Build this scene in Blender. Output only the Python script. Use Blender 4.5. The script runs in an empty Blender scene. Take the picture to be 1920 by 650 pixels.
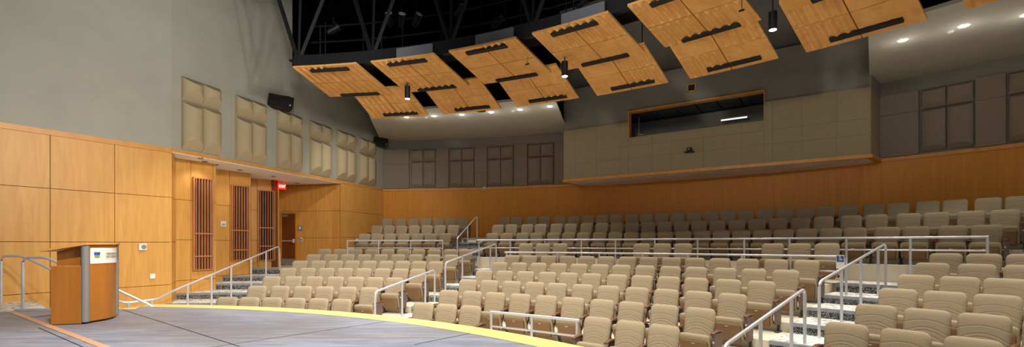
import bpy, math, random
from math import sin, cos, radians as R, pi, sqrt, atan2
from mathutils import Vector, Matrix, Euler

random.seed(7)
C = bpy.context.scene.collection
ZO = 2.07                     # eye-relative heights -> world heights (lowest house floor = 0)
F, U0, V0 = 881.0, 960.0, 457.0
CX, CY = -6.88, -2.74         # centre of the seating arcs

# ------------------------------------------------------------------ materials
def lin(h):
    h = h.lstrip('#'); o = []
    for i in (0, 2, 4):
        c = int(h[i:i+2], 16) / 255
        o.append(c / 12.92 if c <= .04045 else ((c + .055) / 1.055) ** 2.4)
    return (*o, 1)
def new_mat(name, col, rough=.6, metal=0, spec=.4):
    m = bpy.data.materials.new(name); m.use_nodes = True
    b = m.node_tree.nodes['Principled BSDF']
    b.inputs['Base Color'].default_value = lin(col); b.inputs['Roughness'].default_value = rough
    b.inputs['Metallic'].default_value = metal; b.inputs['Specular IOR Level'].default_value = spec
    return m
def N(m, t, **kw):
    n = m.node_tree.nodes.new(t)
    for k, v in kw.items(): setattr(n, k, v)
    return n
def L(m, a, b): m.node_tree.links.new(a, b)
def noise_mat(name, c1, c2, scale=(1, 1, 1), nscale=5, detail=6, rough=.6, bump=0, lo=.35, hi=.65, metal=0, coord='Object', spec=.4, dist=0, bscale=None):
    m = new_mat(name, c1, rough, metal, spec); b = m.node_tree.nodes['Principled BSDF']
    tc = N(m, 'ShaderNodeTexCoord'); mp = N(m, 'ShaderNodeMapping'); mp.inputs['Scale'].default_value = scale
    L(m, tc.outputs[coord], mp.inputs['Vector'])
    nz = N(m, 'ShaderNodeTexNoise'); nz.inputs['Scale'].default_value = nscale; nz.inputs['Detail'].default_value = detail
    nz.inputs['Distortion'].default_value = dist
    L(m, mp.outputs[0], nz.inputs['Vector'])
    r = N(m, 'ShaderNodeValToRGB'); r.color_ramp.elements[0].position = lo; r.color_ramp.elements[1].position = hi
    r.color_ramp.elements[0].color = lin(c1); r.color_ramp.elements[1].color = lin(c2)
    L(m, nz.outputs['Fac'], r.inputs[0]); L(m, r.outputs[0], b.inputs['Base Color'])
    if bump:
        bp = N(m, 'ShaderNodeBump'); bp.inputs['Strength'].default_value = bump; bp.inputs['Distance'].default_value = .02
        if bscale:
            n2 = N(m, 'ShaderNodeTexNoise'); n2.inputs['Scale'].default_value = bscale; L(m, tc.outputs[coord], n2.inputs['Vector']); L(m, n2.outputs['Fac'], bp.inputs['Height'])
        else: L(m, nz.outputs['Fac'], bp.inputs['Height'])
        L(m, bp.outputs[0], b.inputs['Normal'])
    return m
def emit(name, col, s):
    m = new_mat(name, col); b = m.node_tree.nodes['Principled BSDF']
    b.inputs['Emission Color'].default_value = lin(col); b.inputs['Emission Strength'].default_value = s
    return m

M = {}
M['wood'] = noise_mat('maple_wall_panel', '#cf9448', '#dca555', (5, 5, .5), 2.2, 8, .42, lo=.3, hi=.7, dist=.6)
M['wood_back'] = noise_mat('amber_wall_veneer', '#cc8526', '#d9922e', (7, 7, .25), 2.5, 8, .45, lo=.3, hi=.7)
M['wood_trim'] = noise_mat('maple_trim', '#cf8f42', '#d99a4c', (2, 2, .8), 3, 5, .4)
M['groove'] = new_mat('panel_groove', '#6e3f12', .8)
M['slat'] = noise_mat('cherry_slats', '#b8744a', '#c88858', (4, 4, .6), 4, 5, .45)
M['recess_shade'] = new_mat('grille_recess_shade', '#260b0a', .8)  # near-black colour stands in for the shade of a deeper recess
M['grey'] = noise_mat('grey_plaster', '#a19f93', '#a7a598', (1, 1, 1), 1.2, 4, .85, bump=.05, bscale=60)
M['grey_ceiling'] = noise_mat('grey_ceiling_paint', '#b3b0a5', '#b9b6ab', (1, 1, 1), 1.5, 3, .9)
M['grey_dark'] = noise_mat('dark_grey_paint', '#6f6b63', '#77736a', (1, 1, 1), 1.5, 3, .9)
M['grey_face'] = noise_mat('taupe_grey_paint', '#858178', '#8e8a80', (1, 1, 1), 1.5, 3, .9)
M['fabric'] = noise_mat('taupe_acoustic_fabric', '#ab9b7c', '#b2a282', (1, 1, 1), 60, 4, .95, bump=.12, bscale=180, spec=.1)
M['fabric_back'] = noise_mat('brown_acoustic_fabric', '#85796a', '#8d8171', (1, 1, 1), 40, 4, .95, bump=.12, bscale=180, spec=.1)
M['fabric_booth'] = noise_mat('tan_booth_fabric', '#988a6e', '#a09276', (1, 1, 1), 30, 4, .95, bump=.12, bscale=180, spec=.1)
M['white'] = new_mat('white_soffit_paint', '#f4f2ee', .8)
M['stage'] = noise_mat('slate_stage_paint', '#757b8c', '#a6aab8', (1.0, 7, 1), 1.6, 10, .5, lo=.28, hi=.78, dist=.5)
# lighter wear and brownish patches on the stage paint
def stage_mat():
    m = M['stage']; nt = m.node_tree; b = nt.nodes['Principled BSDF']; src = b.inputs['Base Color'].links[0].from_socket
    tc = N(m, 'ShaderNodeTexCoord'); mp = N(m, 'ShaderNodeMapping'); mp.inputs['Rotation'].default_value = (0, 0, R(34)); mp.inputs['Scale'].default_value = (.4, .9, 1)
    L(m, tc.outputs['Object'], mp.inputs['Vector'])
    nz = N(m, 'ShaderNodeTexNoise'); nz.inputs['Scale'].default_value = .9; nz.inputs['Detail'].default_value = 3; L(m, mp.outputs[0], nz.inputs['Vector'])
    mr = N(m, 'ShaderNodeMapRange'); mr.inputs['From Min'].default_value = .42; mr.inputs['From Max'].default_value = .62
    L(m, nz.outputs['Fac'], mr.inputs['Value'])
    mx = N(m, 'ShaderNodeMix', data_type='RGBA'); mx.inputs['B'].default_value = lin('#7b7168')
    ml = N(m, 'ShaderNodeMath', operation='MULTIPLY'); ml.inputs[1].default_value = .5
    L(m, mr.outputs[0], ml.inputs[0]); L(m, ml.outputs[0], mx.inputs['Factor']); L(m, src, mx.inputs['A'])
    n3 = N(m, 'ShaderNodeTexNoise'); n3.inputs['Scale'].default_value = 14; n3.inputs['Detail'].default_value = 5
    m3 = N(m, 'ShaderNodeMapping'); m3.inputs['Scale'].default_value = (.35, 1.6, 1); m3.inputs['Rotation'].default_value = (0, 0, R(25))
    L(m, tc.outputs['Object'], m3.inputs['Vector']); L(m, m3.outputs[0], n3.inputs['Vector'])
    r3 = N(m, 'ShaderNodeMapRange'); r3.inputs['From Min'].default_value = .62; r3.inputs['From Max'].default_value = .74
    L(m, n3.outputs['Fac'], r3.inputs['Value'])
    q = N(m, 'ShaderNodeMath', operation='MULTIPLY'); q.inputs[1].default_value = .55; L(m, r3.outputs[0], q.inputs[0])
    mx2 = N(m, 'ShaderNodeMix', data_type='RGBA'); mx2.inputs['B'].default_value = lin('#b4b6bd')
    L(m, q.outputs[0], mx2.inputs['Factor']); L(m, mx.outputs['Result'], mx2.inputs['A']); L(m, mx2.outputs['Result'], b.inputs['Base Color'])
stage_mat()
M['yellow'] = new_mat('yellow_edge_paint', '#e3ca80', .55)
M['inlay'] = new_mat('orange_wood_inlay', '#d8a782', .5)
M['seam'] = new_mat('stage_seam', '#23252c', .9)
M['cream'] = noise_mat('cream_concrete', '#d5cab2', '#e0d6c0', (1, 1, 1), 2, 5, .75)
M['carpet'] = noise_mat('pale_patterned_carpet', '#8f8d86', '#efece4', (1, 2.6, 1), 4.5, 8, .95, lo=.40, hi=.52, dist=1.6, spec=.1)
M['riser'] = noise_mat('dark_patterned_riser', '#34363a', '#b9b8b2', (1, 1, 1), 26, 6, .9, lo=.50, hi=.62, dist=2.5, spec=.1)
M['nosing'] = new_mat('grey_stair_nosing', '#8c8f94', .5)
M['blue'] = noise_mat('navy_base_tile', '#1c2036', '#323c66', (1, 1, 1), 18, 2, .35)
M['steel'] = new_mat('brushed_steel', '#d6d8dc', .34, .45)
M['black'] = new_mat('black_metal', '#141414', .5)
M['void'] = new_mat('black_void_paint', '#060606', .95, spec=.05)
M['truss'] = new_mat('dark_truss_paint', '#080908', .7)
M['beam'] = new_mat('grey_truss_beam', '#14171a', .6)
M['box'] = new_mat('grey_panel_housing', '#6b7078', .5)
M['cloud'] = noise_mat('maple_ceiling_veneer', '#c88f4c', '#d9a562', (2.2, 2.2, 2.2), 1.6, 6, .5, lo=.3, hi=.7, dist=.8)
M['slot'] = new_mat('black_air_slot', '#1b1815', .8)
M['chair_shell'] = new_mat('tan_moulded_plastic', '#7f6041', .5)
M['arm_wood'] = noise_mat('walnut_armrest', '#5f3c28', '#7a4f34', (2, 12, 2), 6, 4, .35)
M['arm_metal'] = new_mat('charcoal_chair_metal', '#3a3533', .5)
M['panel_brown'] = new_mat('brown_aisle_panel', '#6f5a4e', .5)
M['lectern_wood'] = noise_mat('lectern_veneer', '#a2621f', '#ae6d2a', (6, 6, .4), 2.5, 7, .35, lo=.3, hi=.7)
M['lectern_grey'] = new_mat('grey_lectern_post', '#7f7b74', .5)
M['plastic'] = new_mat('ivory_plastic', '#e8e4da', .5)
M['greyp'] = new_mat('grey_plastic', '#8b8a84', .5)
M['paper'] = new_mat('white_placard', '#e9e2d8', .5)
M['ink'] = new_mat('grey_ink', '#6b655e', .8)
M['blue_ink'] = new_mat('blue_print', '#2f4f9a', .6)
M['green_ink'] = new_mat('green_print', '#7d9a50', .6)
M['door'] = noise_mat('dark_veneer_door', '#6b3a16', '#78441c', (6, 6, .4), 2.5, 6, .4)
M['lamp'] = emit('lit_downlight_lens', '#fff6ea', 60)
M['can'] = emit('lit_can_lens', '#fff8ee', 25)
M['tube'] = emit('lit_fluorescent_tube', '#f2f2f2', 1.2)
M['exit'] = emit('red_exit_face', '#ff2418', 2.5)
M['exit_letter'] = emit('exit_letters', '#ffd8d0', 3.0)
M['tile'] = new_mat('booth_ceiling_tile', '#4f5a66', .8)
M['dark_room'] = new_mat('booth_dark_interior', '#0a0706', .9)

def seat_fabric():
    m = noise_mat('tan_seat_fabric', '#9c8c72', '#a7977c', (1, 1, 1), 90, 3, .92, spec=.12)
    b = m.node_tree.nodes['Principled BSDF']
    tc = N(m, 'ShaderNodeTexCoord'); sp = N(m, 'ShaderNodeSeparateXYZ'); L(m, tc.outputs['Object'], sp.inputs[0])
    def mth(op, a, bb=None):
        n = N(m, 'ShaderNodeMath', operation=op)
        for i, q in enumerate((a, bb)):
            if q is None: continue
            if isinstance(q, (int, float)): n.inputs[i].default_value = q
            else: L(m, q, n.inputs[i])
        return n.outputs[0]
    x2 = mth('MULTIPLY', sp.outputs['X'], sp.outputs['X'])
    tot = None
    for zc, k in ((.755, 1.0), (.665, 1.7), (.625, 1.9), (.57, 2.2)):
        f = mth('ADD', sp.outputs['Z'], mth('MULTIPLY', x2, k))
        d = mth('ABSOLUTE', mth('SUBTRACT', f, zc))
        g = mth('MINIMUM', mth('DIVIDE', d, .011), 1.0)
        tot = g if tot is None else mth('MULTIPLY', tot, g)
    bp = N(m, 'ShaderNodeBump'); bp.inputs['Strength'].default_value = .38; bp.inputs['Distance'].default_value = .010
    L(m, tot, bp.inputs['Height']); L(m, bp.outputs[0], b.inputs['Normal'])
    return m
M['seat'] = seat_fabric()
M['seat_plain'] = noise_mat('tan_seat_fabric_plain', '#9c8c72', '#a7977c', (1, 1, 1), 90, 3, .92, spec=.12)

# ------------------------------------------------------------------ mesh builder
class MB:
    def __init__(s): s.v = []; s.f = []; s.m = []; s.mi = 0
    def add(s, vs, fs):
        b = len(s.v); s.v += [tuple(p) for p in vs]
        for f in fs: s.f.append(tuple(b + i for i in f)); s.m.append(s.mi)
    def hexa(s, p):  # p: 4 bottom (ccw) + 4 top
        s.add(p, [(3, 2, 1, 0), (4, 5, 6, 7), (0, 1, 5, 4), (1, 2, 6, 5), (2, 3, 7, 6), (3, 0, 4, 7)])
    def box(s, c, d, rz=0, mat=None):
        x, y, z = [q / 2 for q in d]
        pts = [(-x, -y, -z), (x, -y, -z), (x, y, -z), (-x, y, -z), (-x, -y, z), (x, -y, z), (x, y, z), (-x, y, z)]
        if mat is None: mat = Matrix.Rotation(rz, 4, 'Z')
        c = Vector(c)
        s.hexa([c + (mat @ Vector(p)) for p in pts])
    def bbox(s, c, d, bev=.01, rz=0, mat=None):   # chamfered box
        x, y, z = [q / 2 for q in d]; b = min(bev, x * .9, y * .9, z * .9)
        if mat is None: mat = Matrix.Rotation(rz, 4, 'Z')
        rings = []
        for zz, k in ((-z, b), (-z + b, 0), (z - b, 0), (z, b)):
            X, Y = x - k, y - k
            e = b
            rings.append([(-X + e, -Y, zz), (X - e, -Y, zz), (X, -Y + e, zz), (X, Y - e, zz), (X - e, Y, zz), (-X + e, Y, zz), (-X, Y - e, zz), (-X, -Y + e, zz)])
        vs = [Vector(c) + (mat @ Vector(p)) for r in rings for p in r]
        fs = [tuple(range(7, -1, -1)), tuple(range(24, 32))]
        for k in range(3):
            for i in range(8):
                j = (i + 1) % 8; fs.append((k*8+i, k*8+j, k*8+8+j, k*8+8+i))
        s.add(vs, fs)
    def tube(s, pts, r, n=10, cap=True):
        pts = [Vector(p) for p in pts]; rings = []
        for i, p in enumerate(pts):
            a = pts[max(i-1, 0)]; b = pts[min(i+1, len(pts)-1)]
            t = (b - a).normalized()
            up = Vector((0, 0, 1)) if abs(t.z) < .95 else Vector((1, 0, 0))
            u = t.cross(up).normalized(); w = u.cross(t).normalized()
            rr = r[i] if isinstance(r, (list, tuple)) else r
            rings.append([p + u * (rr*cos(2*pi*k/n)) + w * (rr*sin(2*pi*k/n)) for k in range(n)])
        vs = [q for g in rings for q in g]; fs = []
        for i in range(len(pts)-1):
            for k in range(n):
                j = (k+1) % n; fs.append((i*n+k, i*n+j, (i+1)*n+j, (i+1)*n+k))
        if cap: fs.append(tuple(range(n-1, -1, -1))); fs.append(tuple((len(pts)-1)*n + k for k in range(n)))
        s.add(vs, fs)
    def prism(s, poly, z0, z1):   # poly ccw list of (x,y)
        n = len(poly)
        vs = [(x, y, z0) for x, y in poly] + [(x, y, z1) for x, y in poly]
        fs = [tuple(range(n-1, -1, -1)), tuple(range(n, 2*n))] + [(i, (i+1) % n, n + (i+1) % n, n + i) for i in range(n)]
        s.add(vs, fs)
    def build(s, name, mats, parent=None, smooth=False, auto=None):
        me = bpy.data.meshes.new(name); me.from_pydata(s.v, [], s.f)
        if not isinstance(mats, (list, tuple)): mats = [mats]
        for m in mats: me.materials.append(m)
        for p, k in zip(me.polygons, s.m): p.material_index = k; p.use_smooth = smooth
        me.update()
        if smooth and auto:
            me.set_sharp_from_angle(angle=R(auto))
        o = bpy.data.objects.new(name, me); C.objects.link(o)
        if parent is not None: o.parent = parent
        return o
def tag(o, label=None, cat=None, group=None, kind=None):
    if label: o['label'] = label
    if cat: o['category'] = cat
    if group: o['group'] = group
    if kind: o['kind'] = kind
    return o
def text_mesh(name, body, size, mat, parent, loc, rot, ext=.001):
    fc = bpy.data.curves.new('t', 'FONT'); fc.body = body; fc.size = size; fc.align_x = 'CENTER'; fc.align_y = 'CENTER'; fc.extrude = ext
    fo = bpy.data.objects.new('t', fc); C.objects.link(fo); dg = bpy.context.evaluated_depsgraph_get()
    me = bpy.data.meshes.new_from_object(fo.evaluated_get(dg)); bpy.data.objects.remove(fo); me.materials.clear(); me.materials.append(mat)
    o = bpy.data.objects.new(name, me); C.objects.link(o); o.parent = parent; o.location = loc; o.rotation_euler = rot; return o
def struct(o, label, cat='structure'):
    o['kind'] = 'structure'; o['label'] = label; o['category'] = cat; return o
def empty(name, loc, rz=0):
    o = bpy.data.objects.new(name, None); o.empty_display_size = .1; C.objects.link(o)
    o.location = loc; o.rotation_euler = (0, 0, rz); return o
def instance(name, mesh, parent, loc=(0, 0, 0), rot=(0, 0, 0), scale=(1, 1, 1)):
    o = bpy.data.objects.new(name, mesh); C.objects.link(o); o.parent = parent
    o.location = loc; o.rotation_euler = rot; o.scale = scale; return o
def mesh_of(mb, name, mats, smooth=False, auto=None):
    o = mb.build(name, mats, None, smooth, auto); me = o.data; bpy.data.objects.remove(o); return me

def P(r, th, z=0): a = R(th); return (CX + r*sin(a), CY + r*cos(a), z + ZO)
def ray_polar(u, r):          # where the direction u (pixel column) meets the arc of radius r -> theta in degrees
    t = (u - U0) / F; a = 1 + t*t; b = -2*(t*CX + CY); c = CX*CX + CY*CY - r*r
    Y = (-b + sqrt(b*b - 4*a*c)) / (2*a); X = t*Y
    return math.degrees(atan2(X - CX, Y - CY))

def sector(mb, r0, r1, a0, a1, z0, z1, b0=None, b1=None, step=1.5):
    """annular block; a0..a1 on the inner radius, b0..b1 on the outer radius (degrees)"""
    b0 = a0 if b0 is None else b0; b1 = a1 if b1 is None else b1
    n = max(1, int(math.ceil((a1 - a0) / step)))
    vs = []
    for i in range(n + 1):
        k = i / n; A = a0 + (a1-a0)*k; B = b0 + (b1-b0)*k
        vs += [P(r0, A, z0), P(r1, B, z0), P(r1, B, z1), P(r0, A, z1)]
    fs = [(0, 1, 2, 3), tuple(4*n + q for q in (3, 2, 1, 0))]
    for i in range(n):
        a = 4*i; b = 4*(i+1)
        fs += [(a, b, b+1, a+1), (a+1, b+1, b+2, a+2), (a+2, b+2, b+3, a+3), (a+3, b+3, b, a)]
    mb.add(vs, fs)

# ------------------------------------------------------------------ left side walls
KA = Vector((-8.91, 12.3)); KC = Vector((-5.83, 21.52))       # kink and far corner of the left wall
dA = Vector((.523, .852)); A0 = KA - dA * 9.5                 # near stretch runs back past the camera's left
dB = (KC - KA).normalized()
PIL = KA + dB * ((18.67 - 12.3) / dB.y)                       # pillar corner at the end of the alcove
def left_limit(r):            # angle where an arc of radius r meets the left wall
    th = 6.0
    while th > -60:
        x, y, _ = P(r, th)
        lim = -9.75 if 13.2 < y < 19.3 else (KA.x + (y-12.3)*dB.x/dB.y if y >= 19.3 else KA.x + (y-12.3)*dA.x/dA.y)
        if y <= 13.2: lim = KA.x + (y-12.3)*dA.x/dA.y - (.1 if y < 12.3 else (y-12.3)*.9)
        if x < lim - .12: return th
        th -= .1
    return th

def panel_wall(mb, p, q, z0, z1, useams, zseams, gap=.012, th=.04, back=.25, flip=1):
    """wooden panels over a dark backing along p->q; room is on the right-hand side of p->q when flip=1"""
    p = Vector(p); q = Vector(q); d = (q-p); Ln = d.length; d.normalize()
    n = Vector((d.y, -d.x)) * flip
    mb.mi = 1
    def slab(a, b, za, zb, y0, y1):
        c = p + d*((a+b)/2) + n*((y0+y1)/2)
        ang = atan2(d.y, d.x)
        mb.box((c.x, c.y, (za+zb)/2 + ZO), (b-a, y1-y0, zb-za), ang)
    slab(0, Ln, z0, z1, -back, -th)
    mb.mi = 0
    us = [0] + sorted(useams) + [Ln]; zs = [z0] + sorted(zseams) + [z1]
    for i in range(len(us)-1):
        for j in range(len(zs)-1):
            a, b = us[i] + (gap/2 if i else 0), us[i+1] - (gap/2 if i < len(us)-2 else 0)
            c, e = zs[j] + (gap/2 if j else 0), zs[j+1] - (gap/2 if j < len(zs)-2 else 0)
            if b - a > .01 and e - c > .01: slab(a, b, c, e, -th, 0)
def wall_u(u, p, q):          # distance along p->q of pixel column u
    p = Vector(p); q = Vector(q); d = (q-p).normalized(); t = (u-U0)/F
    # p.x + s d.x = t (p.y + s d.y)
    return (t*p.y - p.x) / (d.x - t*d.y)

w = MB()
panel_wall(w, A0, KA, -2.07, 2.38, [wall_u(94, A0, KA), wall_u(215, A0, KA), wall_u(94, A0, KA)-1.9], [-1.06, .047, 1.217])
ww = w.build('wall_left', [M['wood'], M['groove']]); struct(ww, 'maple panelled lower left wall beside the stage stair', 'wall')
t = MB(); ang = atan2(dA.y, dA.x)
nA = Vector((dA.y, -dA.x))
c = (A0+KA)/2 - nA*.115
t.box((c.x, c.y, 2.445+ZO), ((KA-A0).length, .25, .12), ang)
c = (KA+KC)/2 - Vector((dB.y, -dB.x))*.115
t.box((c.x, c.y, 2.46+ZO), ((KC-KA).length, .26, .09), atan2(dB.y, dB.x))
struct(t.build('trim_1', M['wood_trim']), 'maple band capping the left wall panelling', 'trim')

# sawtooth alcove walls
S0 = Vector((-9.39, 13.13)); S1 = Vector((-8.9, 14.12)); S2 = Vector((-9.48, 15.05)); S3 = Vector((-8.9, 16.0)); S4 = Vector((-9.55, 17.2)); S5 = Vector((-8.85, 17.84)); S6 = Vector((-9.6, 18.3)); S7 = Vector((-9.6, 19.36)); S8 = Vector((-7.2, 18.85))
w = MB()
zs = [-1.03, .12, 1.25]
panel_wall(w, KA, S0, -2.07, 2.38, [], [-1.05, .06, 1.22])
panel_wall(w, S0, S1, -2.07, 2.40, [wall_u(358, S0, S1), wall_u(399.5, S0, S1)], zs)
panel_wall(w, S1, S2, -2.07, 2.40, [], zs)
panel_wall(w, S2, S3, -2.07, 2.40, [wall_u(430.5, S2, S3), wall_u(467, S2, S3)], zs)
panel_wall(w, S3, S4, -2.07, 2.40, [], zs)
panel_wall(w, S4, S5, -1.4, 2.40, [wall_u(482, S4, S5), wall_u(516, S4, S5)], zs)
panel_wall(w, S5, S6, -1.4, 2.40, [], zs)
panel_wall(w, S6, S7, -.9, 2.40, [], [.25, 1.33])
struct(w.build('wall_alcove', [M['wood'], M['groove']]), 'sawtooth maple wall with three slatted openings under the soffit', 'wall')
w = MB()
dzs = [.25, 1.33]
L78 = (S8-S7).length; du0, du1 = wall_u(527.5, S7, S8), wall_u(555, S7, S8)
panel_wall(w, S7, S8, 1.27, 2.40, [wall_u(557, S7, S8), wall_u(593, S7, S8)], [1.33])
d78 = (S8-S7).normalized()
panel_wall(w, S7 + d78*(du1+.03), S8, -.9, 1.27, [wall_u(593, S7, S8)-du1-.03], [.25])
panel_wall(w, S7, S7 + d78*max(.05, du0-.03), -.9, 1.27, [], [.25])
panel_wall(w, S8, PIL, -.9, 2.40, [], dzs, back=.045)
struct(w.build('wall_doorway', [M['wood'], M['groove']]), 'shaded maple wall around the side exit door', 'wall')
w = MB()
panel_wall(w, PIL, KC + dB*.3, -.9, 2.42, [wall_u(669, PIL, KC), wall_u(691, PIL, KC)], [.27, 1.32], back=.06)
struct(w.build('wall_side', [M['wood'], M['groove']]), 'maple panelled stretch of the left wall beside the upper rear seats', 'wall')
# soffit over the alcove
s = MB(); s.prism([(KA.x, KA.y), (KC.x-.62, KC.y-1.85), (PIL.x, PIL.y), (S8.x, S8.y), (S7.x-.3, S7.y+.2), (-10.3, 19.4), (-10.3, 12.6)][::1], 2.40+ZO, 2.44+ZO)
sof = s.build('ceiling_soffit', M['white']); struct(sof, 'white soffit above the side alcove', 'ceiling')
for u, v in ((384, 302), (405, 308), (450, 318), (513, 330), (558, 343), (376, 296.0)):
    Y = F*2.40/(V0-v); X = (u-U0)/F*Y
    m = MB(); m.tube([(X, Y, 2.375+ZO), (X, Y, 2.415+ZO)], [.07, .075], 14)
    tag(m.build('recessed_downlight', M['greyp'], smooth=True, auto=40), 'small recessed fitting in the white alcove soffit', 'light', 'small fittings in the alcove soffit')

# doors
dn = MB(); zb, zt = -.875, 1.25
pc = S7 + d78*((du0+du1)/2); nd = Vector((d78.y, -d78.x))
dr = empty('door_1', (pc.x, pc.y, zb+ZO), atan2(d78.y, d78.x)); struct(dr, 'dark wooden side exit door with kick plate and push bar', 'door')
wd = du1-du0
m = MB(); m.bbox((0, .03, 1.06), (wd-.04, .05, 2.10), .006); m.build('door_leaf', M['door'], dr)
m = MB()
m.box((-wd/2-.0, .02, 1.07), (.05, .09, 2.15)); m.box((wd/2, .02, 1.07), (.05, .09, 2.15)); m.box((0, .02, 2.14), (wd, .09, .05)); m.build('door_frame', M['wood_back'], dr)
m = MB(); m.box((0, -.004, .14), (wd-.08, .012, .25)); m.build('kick_plate', M['greyp'], dr)
m = MB(); m.box((-.02, -.04, 1.0), (wd*.8, .03, .04)); m.bbox((wd/2-.09, -.03, 1.0), (.08, .08, .16), .01); m.build('push_bar', M['steel'], dr)
m = MB(); m.bbox((-wd/4, -.03, 2.02), (.25, .07, .07), .01); m.box((-wd/4+.05, -.08, 2.06), (.3, .03, .02)); m.build('door_closer', M['greyp'], dr)

# slatted grilles
def grille(a, b, ua, ub, zb, zt, label, bars):
    d = (b-a).normalized(); s0, s1 = wall_u(ua, a, b), wall_u(ub, a, b); n = Vector((d.y, -d.x)); c = a + d*((s0+s1)/2); W = s1-s0; H = zt-zb
    g = empty('wooden_grille', (c.x, c.y, zb+ZO), atan2(d.y, d.x)); tag(g, label, 'grille', 'slatted openings in the alcove wall')
    m = MB(); m.box((0, -.008, H/2), (W-.02, .012, H-.02)); m.build('backing', M['recess_shade'], g)
    m = MB()
    for x in (-W/2+.02, W/2-.02): m.bbox((x, -.045, H/2), (.04, .07, H), .005)
    for z in (.018, H-.018): m.bbox((0, -.045, z), (W-.08, .07, .036), .005)
    m.build('frame', M['slat'], g)
    k = 6
    for i in range(k):
        m = MB(); m.bbox((-W/2+.04+(W-.08)*(i+.5)/k, -.05, H/2), (.024, .06, H-.074), .003); m.build('slat', M['slat'], g)
    for z in bars:
        m = MB(); m.bbox((0, -.088, z-zb), (W-.02, .018, .04), .003); m.build('cross_bar', M['slat'], g)
grille(S0, S1, 360, 398, -.77, 1.93, 'slatted wooden grille in the nearest alcove wall face, closest to the stage', (.30, -.36))
grille(S2, S3, 432, 466, -.56, 1.95, 'slatted wooden grille in the middle alcove wall face, right of the wall control', (.45, -.20))
grille(S4, S5, 483, 515, -.62, 2.0, 'slatted wooden grille in the far alcove wall face, next to the exit sign', (.60, -.08))

# blue tile base along the alcove
b = MB()
for p, q, z in ((S0+(S1-S0)*.3, S1, -1.57), (S2, S3, -1.40), (S4, S5, -1.07), (S5, S6, -.875)):
    d = (q-p); Ln = d.length; d.normalize(); n = Vector((d.y, -d.x)); c = (p+q)/2 + n*.015
    b.box((c.x, c.y, z+ZO+.08), (Ln, .03, .16), atan2(d.y, d.x))
struct(b.build('baseboard_left', M['blue']), 'navy tile base along the alcove wall', 'baseboard')

# grey plaster above
w = MB()
nA2 = nA*.25
def gwall(mb, p, q, z0, z1, th=.25):
    d = (q-p).normalized(); n = Vector((d.y, -d.x)); c = (p+q)/2 - n*th/2
    mb.box((c.x, c.y, (z0+z1)/2+ZO), ((q-p).length, th, z1-z0), atan2(d.y, d.x))
gwall(w, A0, KA, 2.505, 9.0)
CUT = KA + dB*((16.24-12.3)/dB.y)
gwall(w, KA, CUT, 2.505, 9.0); gwall(w, CUT, KC+dB*.3, 2.505, 6.12)
struct(w.build('wall_upper_left', M['grey']), 'plain grey plaster upper left wall', 'wall')
w = MB(); gwall(w, CUT+Vector((-1.5, 0)), KC+Vector((-1.5, 0))+dB*6, 5.9, 9.0); gwall(w, CUT + Vector((-1.6, 0)), CUT + Vector((-.02, .01)), 6.1, 9.0, .1)
struct(w.build('wall_void_left', M['void']), 'black side of the ceiling void', 'wall')

# wall accessories
def on_wall(p, q, u, v):
    s = wall_u(u, p, q); d = (q-p).normalized(); c = p + d*s; n = Vector((d.y, -d.x)); z = (V0-v)*c.y/F
    return c, n, atan2(d.y, d.x), z
def wall_box(name, p, q, u, v, wd, ht, dp, mat, label, cat, detail=None):
    c, n, a, z = on_wall(p, q, u, v)
    g = empty(name, (c.x, c.y, z+ZO), a); tag(g, label, cat)
    m = MB(); m.bbox((0, -dp/2, 0), (wd, dp, ht), .008); m.build('housing', mat, g)
    if detail: detail(g, dp)
    return g
def dial(g, dp):
    m = MB(); m.tube([(.02, -dp, -.0), (.02, -dp-.015, -.0)], [.055, .05], 18); m.build('dial', M['greyp'], g, True, 40)
def buttons(g, dp):
    for k in range(3):
        m = MB(); m.bbox((-.035+.035*k, -dp-.004, -.02), (.022, .01, .06), .002); m.build('button', M['greyp'], g)
def plate(g, dp):
    m = MB(); m.bbox((0, -dp-.003, 0), (.06, .008, .1), .002); m.build('rocker_switch', M['white'], g)
wall_box('volume_control', A0, KA, 266.5, 462.5, .17, .17, .05, M['plastic'], 'square ivory wall unit with round dial, higher of two by the lectern', 'wall control', dial)
wall_box('wall_switch', A0, KA, 285.5, 517.3, .12, .13, .03, M['plastic'], 'small ivory switch plate low on the panelling near the handrail', 'switch', plate)
wall_box('wall_control', S2, S3, 418, 419.5, .17, .18, .04, M['plastic'], 'ivory control box between first and second slatted grilles', 'wall control', buttons)
wall_box('keypad', S7, S8, 563.5, 427, .2, .2, .04, M['greyp'], 'grey square wall plate right of the exit door, upper one', 'keypad', plate)
wall_box('card_reader', S7, S8, 565, 449, .12, .16, .05, M['plastic'], 'small white reader below the grey plate beside the exit door', 'card reader', dial)
# exit sign
zE = 2.17; Y = 17.75; X = (529-U0)/F*Y
g = empty('exit_sign', (X, Y, zE+ZO), R(58)); tag(g, 'lit red exit sign hanging below the soffit near the side door', 'sign')
m = MB(); m.bbox((0, .02, 0), (.3, .05, .2), .006); m.build('sign_box', M['exit'], g)
m = MB(); m.tube([(0, .02, .1), (0, .02, 2.40-zE)], .012, 8); m.build('hanger', M['greyp'], g)
text_mesh('letters', 'EXIT', .13, M['exit_letter'], g, (0, -.008, 0), (pi/2, 0, 0), .002)

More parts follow.
